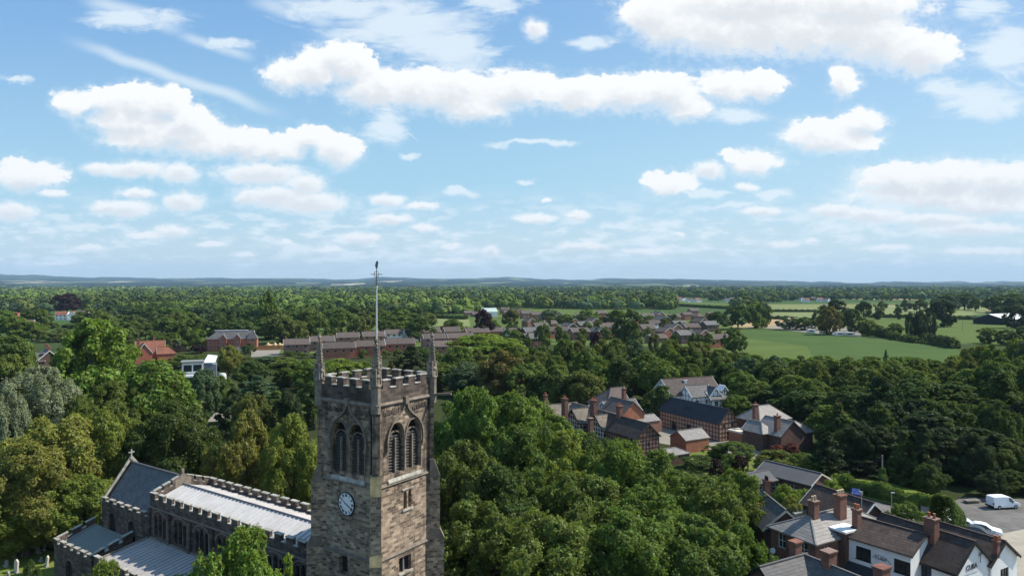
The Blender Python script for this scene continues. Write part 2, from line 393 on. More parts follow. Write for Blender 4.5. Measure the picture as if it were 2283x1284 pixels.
def m_leaf():
    m, t, b = new_mat('foliage')
    oi = t.nodes.new('ShaderNodeObjectInfo'); co = objco(t)
    geo = t.nodes.new('ShaderNodeNewGeometry')
    n = noise(co, 0.55, 3, 0.6, tree=t)
    n3 = geo.outputs['Random Per Island']
    v = M('ADD', maprange(n, 0.3, 0.7, 0.72, 1.28, tree=t), M('MULTIPLY', M('SUBTRACT', n3, 0.5, tree=t), 0.42, tree=t), tree=t)
    c = VM('SCALE', oi.outputs['Color'], tree=t); t.links.new(v, c.node.inputs['Scale'])
    hs = t.nodes.new('ShaderNodeHueSaturation'); t.links.new(c, hs.inputs['Color'])
    t.links.new(M('ADD', 0.475, M('MULTIPLY', n3, 0.05, tree=t), tree=t), hs.inputs['Hue'])
    di = t.nodes.new('ShaderNodeBsdfDiffuse'); tr = t.nodes.new('ShaderNodeBsdfTranslucent'); gl = t.nodes.new('ShaderNodeBsdfGlossy')
    t.links.new(hs.outputs[0], di.inputs[0])
    tc_ = VM('MULTIPLY', hs.outputs[0], (1.25, 1.15, 0.55), tree=t); t.links.new(tc_, tr.inputs[0])
    gl.inputs['Roughness'].default_value = 0.5; gl.inputs[0].default_value = (0.6, 0.6, 0.6, 1)
    mx = t.nodes.new('ShaderNodeMixShader'); mx.inputs[0].default_value = 0.44
    t.links.new(di.outputs[0], mx.inputs[1]); t.links.new(tr.outputs[0], mx.inputs[2])
    mx2 = t.nodes.new('ShaderNodeMixShader'); mx2.inputs[0].default_value = 0.018
    t.links.new(mx.outputs[0], mx2.inputs[1]); t.links.new(gl.outputs[0], mx2.inputs[2])
    t.links.new(mx2.outputs[0], t.nodes['Material Output'].inputs['Surface'])
    return m
M_LEAF = m_leaf()
# ------------------------------------------------------------------ ground, fields, hills
def m_ground():
    m, t, b = new_mat('rough_grassland')
    g = t.nodes.new('ShaderNodeNewGeometry').outputs['Position']
    n = noise(g, 0.05, 6, 0.7, tree=t); n2 = noise(g, 0.6, 4, 0.7, tree=t)
    vo = t.nodes.new('ShaderNodeTexVoronoi'); t.links.new(VM('MULTIPLY', g, (1, 0.8, 1), tree=t), vo.inputs['Vector']); vo.inputs['Scale'].default_value = 1 / 170
    far = maprange(VM('LENGTH', g, tree=t), 330, 600, 0, 1, tree=t)
    near = mixc(n, (0.018, 0.026, 0.010, 1), (0.05, 0.06, 0.02, 1), tree=t)
    sp = t.nodes.new('ShaderNodeSeparateColor'); t.links.new(vo.outputs['Color'], sp.inputs[0])
    cr = t.nodes.new('ShaderNodeValToRGB'); t.links.new(sp.outputs[0], cr.inputs[0])
    e = cr.color_ramp.elements; cr.color_ramp.interpolation = 'CONSTANT'
    e[0].position = 0; e[0].color = (0.05, 0.085, 0.025, 1); e[1].position = 0.3; e[1].color = (0.075, 0.11, 0.033, 1)
    for p_, c_ in ((0.55, (0.05, 0.09, 0.028, 1)), (0.72, (0.17, 0.18, 0.07, 1)), (0.86, (0.09, 0.13, 0.035, 1)), (0.95, (0.26, 0.21, 0.11, 1))):
        q = e.new(p_); q.color = c_
    fc = VM('SCALE', cr.outputs[0], tree=t); t.links.new(maprange(M('ADD', M('MULTIPLY', n, .5, tree=t), M('MULTIPLY', n2, .5, tree=t), tree=t), 0.3, 0.7, 0.8, 1.2, tree=t), fc.node.inputs['Scale'])
    c = mixc(far, near, fc, tree=t)
    t.links.new(c, b.inputs['Base Color']); b.inputs['Roughness'].default_value = 1
    b.inputs['Specular IOR Level'].default_value = 0.05
    return m
def m_field(name, c1, c2, stripes=0.0, ang=0.3):
    m, t, b = new_mat(name)
    g = t.nodes.new('ShaderNodeNewGeometry').outputs['Position']
    n = noise(g, 0.03, 5, 0.65, tree=t); n2 = noise(VM('MULTIPLY', g, (0.15, 1, 1), tree=t), 0.12, 4, 0.6, tree=t); n3 = noise(g, 0.7, 4, 0.7, tree=t)
    f = M('ADD', M('MULTIPLY', n, .4, tree=t), M('ADD', M('MULTIPLY', n2, .35, tree=t), M('MULTIPLY', n3, .25, tree=t), tree=t), tree=t)
    if stripes:
        w = t.nodes.new('ShaderNodeTexWave'); t.links.new(g, w.inputs[0]); w.inputs['Scale'].default_value = 0.12; w.inputs['Distortion'].default_value = 1.0
        f = M('ADD', f, M('MULTIPLY', M('SUBTRACT', w.outputs[1], 0.5, tree=t), stripes, tree=t), tree=t)
    c = mixc(maprange(f, 0.35, 0.65, 0, 1, tree=t), rgba(c1), rgba(c2), tree=t)
    t.links.new(c, b.inputs['Base Color']); b.inputs['Roughness'].default_value = 1; b.inputs['Specular IOR Level'].default_value = 0.05
    return m
g = MB(); N_ = 64
for i in range(N_):
    a0, a1 = 2*math.pi*i/N_, 2*math.pi*(i+1)/N_
    g.add([(0, 0, 0), (30000*math.cos(a0), 30000*math.sin(a0), 0), (30000*math.cos(a1), 30000*math.sin(a1), 0)], [(0, 1, 2)])
tag(g.build('ground', m_ground()), kind='structure')
def sheet(name, pts, mat, z, px=True, label=None):
    P_ = [at_z(a, b_, 0) if px else Vector((a, b_, 0)) for a, b_ in pts]
    s = MB(); tri = tessellate_polygon([[Vector((p.x, p.y, 0)) for p in P_]])
    vs = [(p.x, p.y, z) for p in P_]
    fs = []
    for t_ in tri:
        n_ = (Vector(vs[t_[1]]) - Vector(vs[t_[0]])).cross(Vector(vs[t_[2]]) - Vector(vs[t_[0]]))
        fs.append(t_ if n_.z > 0 else (t_[0], t_[2], t_[1]))
    s.add(vs, fs); return tag(s.build(name, mat), kind='structure')
F_GREEN = m_field('pasture', (0.066, 0.10, 0.026), (0.10, 0.135, 0.036), 0.1)
F_DEEP = m_field('deep_green_pasture', (0.046, 0.082, 0.024), (0.072, 0.112, 0.032), 0.12)
F_PALE = m_field('mown_pasture', (0.14, 0.17, 0.066), (0.20, 0.215, 0.095), 0.12)
F_TAN = m_field('stubble', (0.30, 0.215, 0.12), (0.38, 0.27, 0.15), 0.2)
F_GRAVEL = m_field('gravel', (0.19, 0.175, 0.15), (0.27, 0.245, 0.205))
F_SAND = m_field('sandy_gravel', (0.25, 0.22, 0.175), (0.38, 0.345, 0.285))
F_LAWN = m_field('lawn', (0.10, 0.135, 0.028), (0.165, 0.20, 0.045))
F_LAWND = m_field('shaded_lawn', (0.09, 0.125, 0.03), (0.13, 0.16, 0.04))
sheet('field', [(1590,732),(1640,730),(1760,739),(1900,752),(2110,765),(2160,790),(2140,815),(1560,815)], F_DEEP, 0.010)
sheet('field', [(1600,752),(1700,758),(1800,772),(1820,815),(1560,815)], F_GREEN, 0.016)
sheet('field', [(1660,709),(1765,708),(1765,722),(1690,729),(1650,727)], F_TAN, 0.014)
sheet('gravel_yard', [(1700,731),(1752,722),(1870,724),(1918,738),(1920,751),(1840,745)], F_GRAVEL, 0.020)
sheet('field', [(1722,684),(1820,684),(1822,693),(1718,693)], F_PALE, 0.022)
sheet('field', [(1712,696),(1830,696),(1828,709),(1700,709)], F_PALE, 0.026)
sheet('field', [(1938,683),(2200,684),(2196,700),(2090,708),(1936,705)], F_PALE, 0.030)
sheet('field', [(1920,708),(2100,709),(2330,720),(2380,760),(2230,770),(2090,765),(1960,752)], F_GREEN, 0.034)
sheet('field', [(936,709),(1040,709),(1075,714),(1075,727),(930,726)], F_PALE, 0.024)
sheet('field', [(1505,673),(1640,679),(1630,688),(1500,680)], F_GREEN, 0.040)
sheet('churchyard_lawn', [(-120,1225),(30,1218),(110,1226),(240,1280),(260,1500),(-400,1500)], F_LAWN, 0.012)
sheet('lawn', [(1840,1058),(1990,1078),(2095,1108),(2080,1134),(1990,1124),(1860,1092)], F_LAWN, 0.012)
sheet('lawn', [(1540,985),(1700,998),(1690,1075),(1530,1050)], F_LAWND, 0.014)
sheet('car_park', [(1860,1090),(1990,1128),(2080,1132),(2150,1108),(2500,1120),(2900,1180),(2900,1600),(1900,1500),(1800,1220)], M_ASPH, 0.018)
sheet('sandy_drive', [(2110,1200),(2240,1188),(2330,1170),(2700,1200),(2700,1500),(2330,1420)], F_SAND, 0.028)
sheet('yard', [(1420,945),(1530,955),(1680,990),(1640,1010),(1540,1000),(1400,975)], F_GRAVEL, 0.020)
sheet('path', [(1560,985),(1650,983),(1700,1010),(1690,1022),(1600,1010)], F_GRAVEL, 0.026)
sheet('road', [(-60,1192),(130,1180),(240,1160),(260,1172),(140,1204),(-60,1222)], M_ASPH, 0.022)
sheet('road', [(430,925),(530,915),(545,935),(430,942)], F_GRAVEL, 0.016)
sheet('road', [(560,775),(640,775),(640,792),(560,796)], F_GRAVEL, 0.018)
sheet('estate_ground', [(620,792),(900,780),(1000,760),(1290,770),(1660,775),(1650,735),(1560,702),(1200,686),(1040,688),(1050,730),(840,745),(640,755)], F_GREEN, 0.044)
# far hills: rolling land that rises to the skyline, cut into woods and fields
def m_hills():
    m, t, b = new_mat('wooded_hills')
    g_ = t.nodes.new('ShaderNodeNewGeometry').outputs['Position']
    n = noise(VM('MULTIPLY', g_, (1, 0.5, 1), tree=t), 1 / 700, 6, 0.7, tree=t)
    vo = t.nodes.new('ShaderNodeTexVoronoi'); t.links.new(VM('MULTIPLY', g_, (1, 0.45, 1), tree=t), vo.inputs['Vector']); vo.inputs['Scale'].default_value = 1 / 420
    sp = t.nodes.new('ShaderNodeSeparateColor'); t.links.new(vo.outputs['Color'], sp.inputs[0])
    cr = t.nodes.new('ShaderNodeValToRGB'); t.links.new(sp.outputs[1], cr.inputs[0]); e = cr.color_ramp.elements; cr.color_ramp.interpolation = 'CONSTANT'
    e[0].position = 0; e[0].color = (0.012, 0.024, 0.012, 1); e[1].position = 0.74; e[1].color = (0.08, 0.11, 0.045, 1)
    for p_, c_ in ((0.86, (0.14, 0.16, 0.08, 1)), (0.95, (0.40, 0.36, 0.25, 1))):
        q = e.new(p_); q.color = c_
    c = mixc(maprange(n, 0.44, 0.54, 0, 1, tree=t), (0.010, 0.020, 0.011, 1), cr.outputs[0], tree=t)
    t.links.new(c, b.inputs['Base Color']); b.inputs['Roughness'].default_value = 1; b.inputs['Specular IOR Level'].default_value = 0.0
    return m
rs = np.random.RandomState(5)
def vnoise(x, seed, oct=5, per=0.5):
    s = np.zeros_like(x); a = 1.0
    r_ = np.random.RandomState(seed)
    for o in range(oct):
        tab = r_.rand(4096); xi = np.floor(x).astype(int); f_ = x - xi; f_ = f_*f_*(3-2*f_)
        s += a * (tab[xi % 4096]*(1-f_) + tab[(xi+1) % 4096]*f_ - .5); a *= per; x = x*2.13 + 17.3
    return s
pxs = np.linspace(-900, 3200, 700)
prof = np.interp(pxs, [-900,0,60,150,330,500,620,780,850,930,1130,1250,1380,1460,1560,1680,1800,1950,2000,2080,2160,2283,3200],
                 [612,611,613,617,619,620,621,624,618,621,619,624,621,620,622,626,628,630,627,628,629,628,628])
rows = []
Ys = [4500, 5200, 6000, 7000, 8000, 9200, 10500, 12000, 13500, 15500, 18000, 22000]
for k, Y in enumerate(Ys):
    tfrac = min(1.0, (Y - 4500) / 11000.0)
    hz = (PY0 - prof) / F * 15500 + H
    z = (tfrac ** 1.35) * hz * (1 if Y <= 15500 else max(0, 1 - (Y-15500)/9000)) + vnoise(pxs / 55 + k * 31.7, 11 + k, 5, 0.55) * (9 + 20*tfrac) * (1 if 0 < k else 0)
    X = (pxs - PX0) / F * Y
    rows.append(np.stack([X, np.full_like(X, Y), np.maximum(z, -2 if k == 0 else 3)], 1))
rows[0][:, 2] = -3
V_ = np.concatenate(rows); n = len(pxs)
hb = MB(); hb.v = [tuple(p) for p in V_]
for k in range(len(Ys) - 1):
    for i in range(n - 1): hb.f.append((k*n+i, k*n+i+1, (k+1)*n+i+1, (k+1)*n+i))
hb.m = [0] * len(hb.f)
tag(hb.build('hills', m_hills(), smooth=True), kind='structure')
# ------------------------------------------------------------------ church: local x runs back towards the tower's lit side, nave along -x, +y away
CH_YAW = R(-34.5)
S = 6.6
ch = tag(empty('church', (-10.64, 54.0, 0), CH_YAW), 'dark sandstone church with battlemented clock tower, low lead-roofed nave and slate chancel', 'church')
X3, Y3, Z3 = Vector((1, 0, 0)), Vector((0, 1, 0)), Vector((0, 0, 1))
def arch(cx_, w, z0, zs, za, n=7):
    """pointed-arch outline ccw: base z0, springing zs, apex za"""
    h = w / 2; pts = [(cx_ - h, z0), (cx_ + h, z0)]
    for i in range(n + 1):
        t_ = i / n; pts.append((cx_ + h * math.cos(t_ * math.pi / 2) ** 0.8 if t_ < 1 else cx_, zs + (za - zs) * math.sin(t_ * math.pi / 2)))
    for i in range(n - 1, -1, -1):
        t_ = i / n; pts.append((cx_ - h * math.cos(t_ * math.pi / 2) ** 0.8, zs + (za - zs) * math.sin(t_ * math.pi / 2)))
    return pts
def rect(x0, x1, z0, z1): return [(x0, z0), (x1, z0), (x1, z1), (x0, z1)]
# --- tower shell. faces: (origin, U) with outward normal U x Z
ZT = 23.45           # parapet string
ZS = 17.05           # belfry sill string
zl = 15.9            # clock
f_left = (Vector((-S, 0, 0)), X3)            # outward -y (clock face), u from the far corner to the near one
f_right = (Vector((0, 0, 0)), Y3)            # outward +x
f_back = (Vector((0, S, 0)), -X3)
f_nave = (Vector((-S, S, 0)), -Y3)
tw = MB()
BW = 1.72
bel = lambda c: [arch(c - 1.0, BW, 17.8, 20.4, 21.8), arch(c + 1.0, BW, 17.8, 20.4, 21.8)]
CR, CL = 3.27, 3.5
holesR = bel(CR) + [arch(3.3, .40, 14.6, 15.7, 16.05, 4), arch(3.85, .40, 14.6, 15.7, 16.05, 4), rect(S/2 - .72, S/2 + .72, 9.45, 10.75)]
holesL = bel(CL) + [rect(S/2 - .9, S/2 + .1, 9.6, 11.0)]
for (O, U_), hs in ((f_left, holesL), (f_right, holesR), (f_back, bel(S/2)), (f_nave, bel(S/2))):
    tw.wall(O, U_, Z3, rect(0, S, 0, ZT), hs, 0.55)
tower = tw.build('tower', M_STONE, ch)
# belfry sloping sills, louvres, mullions, window backs
def face_pt(f, u, z, out=0.0):
    O, U_ = f; N = U_.cross(Z3); return O + U_*u + Z3*z + N*out
for f, c in ((f_left, CL), (f_right, CR), (f_back, S/2), (f_nave, S/2)):
    O, U_ = f; N = U_.cross(Z3)
    for sgn in (-1.0, 1.0):
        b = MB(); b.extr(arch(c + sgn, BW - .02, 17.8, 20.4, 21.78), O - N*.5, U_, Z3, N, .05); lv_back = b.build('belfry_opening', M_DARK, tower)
        l = MB()
        for k in range(13):
            z = 17.95 + k * .24; hw = 0.83 if z < 20.5 else 0.83 * max(.2, 1 - ((z - 20.5) / 1.2) ** 2)
            for s2 in (-1, 1):
                u0 = c + sgn + (0.06 if s2 > 0 else -hw); u1 = c + sgn + (hw if s2 > 0 else -.06)
                l.obox(face_pt(f, u0, z, -.42), U_*(u1-u0), N*.2 - Z3*.15, Z3*.045)
        l.build('louvre', M_LOUV, tower)
        m = MB(); m.obox(face_pt(f, c + sgn - .07, 17.8, -.30), U_*.14, N*.22, Z3*2.8)
        # tracery: a small arched head to each light
        for s2 in (-1, 1):
            for k in range(6):
                t0, t1 = k*math.pi/12, (k+1)*math.pi/12
                p = face_pt(f, c + sgn + s2*(.07 + .68*math.sin(t1)) , 20.4 + .72*math.cos(t1), -.2); q = face_pt(f, c + sgn + s2*(.07 + .68*math.sin(t0)), 20.4 + .72*math.cos(t0), -.2)
                m.bar(p, q, .1, .12, up=N)
        m.build('mullion', M_STONE_L, tower)
    # sloping weathered sill under the pair
    sl = MB(); a = face_pt(f, c - 1.75, 17.12, .12); 
    sl.add([face_pt(f, c-2.0, 17.10, .14), face_pt(f, c+2.0, 17.10, .14), face_pt(f, c+2.0, 17.2, .14), face_pt(f, c-2.0, 17.2, .14), face_pt(f, c-1.86, 17.85, -.28), face_pt(f, c+1.86, 17.85, -.28)],
           [(0, 1, 2, 3), (3, 2, 5, 4)])
    sl.build('window_sill', M_COPE, tower)
    # ogee hood mould rising to the string course
    hm = MB(); pts = []
    for sgn in (-1, 1):
        prev = None
        for (du, z) in ((2.08, 19.9), (2.12, 20.4), (2.06, 20.9), (1.86, 21.4), (1.52, 21.85), (1.12, 22.15), (.74, 22.4), (.44, 22.68), (.22, 23.0), (.08, 23.4)):
            p = face_pt(f, c + sgn*du, z, .09)
            if prev is not None: hm.bar(prev, p, .13, .2, up=N)
            prev = p
        hm.box(-.14, .14, -.14, .14, -.14, .14, Matrix.Translation(face_pt(f, c + sgn*2.08, 19.82, .1)))
    hm.box(-.2, .2, -.2, .2, -.25, .35, Matrix.Translation(face_pt(f, c, 23.5, .12)))
    # inner arch mould round both lights
    for g_ in (-1.0, 1.0):
        pr = None
        for (a_, z_) in arch(c + g_, BW + .14, 17.8, 20.4, 21.9)[1:]:
            p = face_pt(f, a_, z_, .03)
            if pr is not None: hm.bar(pr, p, .10, .12, up=N)
            pr = p
    hm.build('hood_mould', M_STONE_L, tower)
    # carved frieze panels beside the ogee head
    fr = MB(); rr = random.Random(3)
    for (u0, u1) in ((.75, 2.45), (S - 2.45, S - .75)):
        u = u0
        while u < u1:
            wd = rr.uniform(.12, .22); fr.obox(face_pt(f, u, 22.62 + rr.uniform(-.05, .05), -.01), U_*wd, N*.07, Z3*rr.uniform(.25, .42) + U_*rr.uniform(-.12, .12)); u += wd + .07
    fr.build('carved_frieze', M_STONE_D, tower)
    # pitted second frame: window jamb shafts
sc_ = MB()
def ring(mb, z0, z1, out, x0=-S, x1=0, y0=0, y1=S, slope=0.0):
    a = [(x0-out, y0-out), (x1+out, y0-out), (x1+out, y1+out), (x0-out, y1+out)]; o2 = out - slope
    b_ = [(x0-o2, y0-o2), (x1+o2, y0-o2), (x1+o2, y1+o2), (x0-o2, y1+o2)]
    c_ = [(x0, y0), (x1, y0), (x1, y1), (x0, y1)]
    vs = [(p[0], p[1], z0) for p in a] + [(p[0], p[1], z1) for p in b_] + [(p[0], p[1], z0) for p in c_] + [(p[0], p[1], z1) for p in c_]
    fs = []
    for i in range(4):
        j = (i+1) % 4; fs += [(i, j, 4+j, 4+i), (4+i, 4+j, 12+j, 12+i), (8+i, 8+j, j, i)]
    mb.add(vs, fs)
ring(sc_, ZT, ZT + .2, .17, slope=.1); ring(sc_, ZT - .14, ZT, .06)
sc_.build('string_course', M_STONE_L, tower)
sc2 = MB(); ring(sc2, 16.95, 17.15, .13, slope=.12); ring(sc2, 11.2, 11.4, .14, slope=.12); sc2.build('string_course', M_STONE_L, tower)
# parapet with merlons
def parapet(pa, pb, z0, zb, zm, th, n, wm, parent, mat, ends=0.0, slope=0.0, inner=None):
    """wall from pa to pb (x,y) standing on z0, crenel floor zb, merlon top zm; n merlons of width wm; slope = rise from pa to pb"""
    pa, pb = Vector((*pa, 0)), Vector((*pb, 0)); d = pb - pa; L = d.length; u = d / L; nrm = u.cross(Z3)
    base = MB(); cop = MB()
    sl = lambda s_: Z3 * (slope * s_ / L)
    base.obox(pa + Z3*z0 - nrm*th, u*L + sl(L), nrm*th, Z3*(zb - z0))
    gap = (L - 2*ends - n*wm) / max(1, n - 1)
    spans = []
    for k in range(n):
        s0 = ends + k*(wm + gap); spans.append((s0, s0 + wm))
        base.obox(pa + u*s0 + sl(s0) + Z3*(zb + .002) - nrm*th, u*wm + sl(wm), nrm*th, Z3*(zm - zb - .08))
        cop.obox(pa + u*(s0 - .05) + sl(s0) + Z3*(zm - .08) - nrm*(th + .05), u*(wm + .1) + sl(wm), nrm*(th + .1), Z3*.09)
        if k < n - 1 and gap > .12:
            cop.obox(pa + u*(s0 + wm + .004) + sl(s0 + wm) + Z3*(zb + .002) - nrm*(th + .04), u*(gap - .008) + sl(gap), nrm*(th + .08), Z3*.08)
    base.build('parapet', mat, parent); cop.build('coping', M_COPE, parent)
PZ0, PZB, PZM = ZT + .2, 24.75, 25.45
for pa, pb in (((-S - .05, -.05), (.05, -.05)), ((.05, -.05), (.05, S + .05)), ((.05, S + .05), (-S - .05, S + .05)), ((-S - .05, S + .05), (-S - .05, -.05))):
    a, b = Vector(pa), Vector(pb); dd = (b - a).normalized()
    parapet(tuple(a + dd*.36), tuple(b - dd*.36), PZ0, PZB, PZM, .34, 4, .78, tower, M_STONE_D, ends=.42)
rf = MB(); rf.box(-S + .3, -.3, .3, S - .3, 23.6, 23.85); rf.build('tower_roof', M_LEAD, tower)
# diagonal buttresses and the shafts that carry the pinnacles
for (cx_, cy_, dx, dy) in ((0, 0, 1, -1), (-S, 0, -1, -1), (0, S, 1, 1), (-S, S, -1, 1)):
    d = Vector((dx, dy, 0)).normalized(); w_ = Vector((-d.y, d.x, 0)); o = Vector((cx_, cy_, 0))
    b = MB()
    def step(z0, z1, proj, hw, z2=None, proj2=None):
        a_ = o - d*.9
        b.obox(a_ - w_*hw + Z3*z0, w_*2*hw, d*(proj + .9), Z3*(z1 - z0))
        if z2:
            p0 = o - w_*hw + d*proj; p1 = o + w_*hw + d*proj; q0 = o - w_*hw + d*proj2; q1 = o + w_*hw + d*proj2
            e0 = a_ - w_*hw; e1 = a_ + w_*hw
            b.add([p0 + Z3*z1, p1 + Z3*z1, q1 + Z3*z2, q0 + Z3*z2, e0 + Z3*z1, e1 + Z3*z1, e1 + Z3*z2, e0 + Z3*z2], [(0, 1, 2, 3), (1, 5, 6, 2), (0, 3, 7, 4), (3, 2, 6, 7)])
    step(0, 11.3, 1.02, .46); step(11.3, 16.6, .66, .42); step(16.6, 17.0, .0, .36)
    step(16.95, 23.0, .16, .30)
    bt = b.build('buttress', M_STONE, tower)
    s_ = MB()
    for (z1, p1, z2, p2, hw) in ((11.3, 1.07, 12.2, .64, .48), (16.6, .71, 18.1, .14, .44)):
        P0 = o - w_*hw + d*p1 + Z3*z1; P1 = o + w_*hw + d*p1 + Z3*z1; Q0 = o - w_*hw + d*p2 + Z3*z2; Q1 = o + w_*hw + d*p2 + Z3*z2
        I0 = o - w_*hw - d*.2 + Z3*z1; I1 = o + w_*hw - d*.2 + Z3*z1; J0 = o - w_*hw - d*.2 + Z3*z2; J1 = o + w_*hw - d*.2 + Z3*z2
        s_.add([P0, P1, Q1, Q0, I0, I1, J1, J0], [(0, 1, 2, 3), (1, 5, 6, 2), (0, 3, 7, 4), (3, 2, 6, 7), (0, 4, 5, 1)])
    s_.build('buttress_weathering', M_LICHEN if (dx, dy) == (1, -1) else M_STONE_L, tower)
    # octagonal shaft, crocketed spirelet
    pn = MB(); pc = o + d*.02
    oc = lambda r_, z: [tuple(pc + Vector((r_*math.cos(math.pi/8 + k*math.pi/4), r_*math.sin(math.pi/8 + k*math.pi/4), z))) for k in range(8)]
    lv = [(22.9, .40), (24.9, .40), (25.0, .46), (25.12, .46), (25.2, .36), (25.7, .34), (25.72, .42), (25.82, .42), (26.0, .30), (28.45, .085), (28.5, .15), (28.62, .17), (28.75, .10), (28.95, .02)]
    vs = [p for z, r_ in lv for p in oc(r_, z)]
    fs = [(k*8+i, k*8+(i+1) % 8, (k+1)*8+(i+1) % 8, (k+1)*8+i) for k in range(len(lv)-1) for i in range(8)]
    pn.add(vs, fs)
    rr = random.Random(int(cx_*3 + cy_*7) + 50)
    for k in range(8):       # gablets round the foot
        a = math.pi/8 + (k+.5)*math.pi/4; e = Vector((math.cos(a), math.sin(a), 0))
        if k % 2 == 0:
            pn.bar(pc + e*.40 + Z3*25.1, pc + e*.30 + Z3*26.35, .16, .12)
            pn.box(-.07, .07, -.07, .07, 0, .12, Matrix.Translation(pc + e*.36 + Z3*26.3))
    for j in range(9):       # crockets up the spirelet
        z = 26.15 + j*.26; r_ = .30 - (z - 26)*.088
        for k in range(4):
            a = (k+.5)*math.pi/2 + math.pi/4; e = Vector((math.cos(a), math.sin(a), 0)); sz = .055 * (1.25 - j*.05)
            pn.box(-sz, sz, -sz, sz, -.06, .09, Matrix.Translation(pc + e*(r_ + .05) + Z3*z) @ Matrix.Rotation(a, 4, 'Z'))
    pn.build('pinnacle', M_PINN, tower)
# gargoyle spouts
g = MB(); g.bar((.1, S - .1, ZT + .1), (1.7, S + .55, ZT + .22), .2, .18); g.tube([(1.6, S+.5, ZT+.2), (1.75, S+.58, ZT+.12)], [.12, .07], 6); g.build('gargoyle', M_STONE_L, tower)
g = MB(); g.bar((.15, -.1, ZT + .05), (.75, -.55, ZT + .1), .2, .2); g.build('gargoyle', M_STONE_L, tower)
# clock
zl = 15.3
cc = face_pt(f_left, 3.32, zl)
dial = MB(); dn = 40
def disc(mb, c, r_, y0, y1, n=40):
    mb.add([(c.x + r_*math.cos(2*math.pi*k/n), y0, c.z + r_*math.sin(2*math.pi*k/n)) for k in range(n)] + [(c.x + r_*math.cos(2*math.pi*k/n), y1, c.z + r_*math.sin(2*math.pi*k/n)) for k in range(n)],
           [tuple(range(n)), tuple(range(2*n-1, n-1, -1))] + [(k, n+k, n+(k+1) % n, (k+1) % n) for k in range(n)])
disc(dial, cc, .92, -.09, -.01); clock = dial.build('clock_dial', m_plain('clock_white', (0.74, 0.75, 0.76), .5, .05), tower)
rim = MB()
for k in range(40):
    a0, a1 = 2*math.pi*k/40, 2*math.pi*(k+1)/40
    rim.bar((cc.x + .92*math.cos(a0), -.08, cc.z + .92*math.sin(a0)), (cc.x + .92*math.cos(a1), -.08, cc.z + .92*math.sin(a1)), .08, .08, up=(0, -1, 0))
M_CLKB = m_plain('clock_blue_black', (0.02, 0.025, 0.06), .4, .1)
rim.build('clock_rim', M_CLKB, tower)
num = MB(); ROM = ['XII', 'I', 'II', 'III', 'IIII', 'V', 'VI', 'VII', 'VIII', 'IX', 'X', 'XI']
for k, s_ in enumerate(ROM):
    th = math.pi/2 - k*math.pi/6; rad = Vector((math.cos(th), 0, math.sin(th))); tan = Vector((math.sin(th), 0, -math.cos(th)))
    wd = {'I': .075, 'V': .14, 'X': .14}; tot = sum(wd[c_] for c_ in s_); x = -tot/2
    for c_ in s_:
        x0 = x; x1 = x + wd[c_]; x = x1; m_ = (x0 + x1)/2
        P2 = lambda a_, r_: cc + tan*a_*.9 + rad*(r_ - .07) + Vector((0, -.10, 0))
        if c_ == 'I': num.bar(P2(m_, .66), P2(m_, .88), .042, .02, up=(0, -1, 0))
        if c_ == 'V': num.bar(P2(m_, .66), P2(x0 + .015, .88), .035, .02, up=(0, -1, 0)); num.bar(P2(m_, .66), P2(x1 - .015, .88), .035, .02, up=(0, -1, 0))
        if c_ == 'X': num.bar(P2(x0 + .015, .66), P2(x1 - .015, .88), .035, .02, up=(0, -1, 0)); num.bar(P2(x1 - .015, .66), P2(x0 + .015, .88), .035, .022, up=(0, -1, 0))
num.build('clock_numeral', M_CLKB, tower)
def hand(ang, L, w):
    h = MB(); th = math.pi/2 - R(ang); rad = Vector((math.cos(th), 0, math.sin(th)))
    h.bar(cc - rad*.18 + Vector((0, -.13, 0)), cc + rad*L + Vector((0, -.13, 0)), w, .02, up=(0, -1, 0)); h.build('clock_hand', M_CLKB, tower)
hand(302, .72, .045); hand(116, .56, .07)
# slot window backs, dressed surrounds, black tubes for the shaft shadow lines
wb = MB()
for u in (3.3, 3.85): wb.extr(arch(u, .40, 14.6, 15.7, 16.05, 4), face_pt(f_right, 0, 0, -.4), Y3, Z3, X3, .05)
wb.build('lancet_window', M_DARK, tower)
wb = MB(); wb.bar(face_pt(f_right, 2.95, 14.5, .04), face_pt(f_right, 4.2, 14.5, .04), .14, .14, up=X3); wb.bar(face_pt(f_right, 2.95, 16.2, .04), face_pt(f_right, 4.2, 16.2, .04), .1, .1, up=X3)
wb.bar(face_pt(f_right, S/2 - .8, 9.4, .05), face_pt(f_right, S/2 + .8, 9.4, .05), .16, .16, up=X3)
wb.build('window_ledge', M_COPE, tower)
shade_line = MB(); shade_line.tube([face_pt(f_left, S - .42, 23.3, .1), face_pt(f_left, S - .42, 17.2, .1)], [.055, .055], 6); shade_line.build('drainpipe_or_shade_line', M_BLACK, tower)  # no pipe here: black tube added as the shadow line beside the corner shaft
shade_line = MB(); shade_line.tube([face_pt(f_right, S - .48, 23.3, .1), face_pt(f_right, S - .48, 17.2, .1)], [.055, .055], 6); shade_line.build('drainpipe_or_shade_line', M_BLACK, tower)  # likewise added: a black tube drawn where the far shaft only casts shade
wb = MB(); wb.extr(rect(S/2 - .72, S/2 + .72, 9.45, 10.75), face_pt(f_right, 0, 0, -.35), Y3, Z3, X3, .05); wb.build('window', M_GLASS, tower)
wb = MB(); wb.bar(face_pt(f_right, S/2, 9.45, -.25), face_pt(f_right, S/2, 10.75, -.25), .12, .12, up=X3); wb.build('mullion', M_STONE_L, tower)
wb = MB(); wb.extr(rect(S/2 - .9, S/2 + .1, 9.6, 11.0), face_pt(f_left, 0, 0, -.35), X3, Z3, -Y3, .05); wb.build('window', M_GLASS, tower)
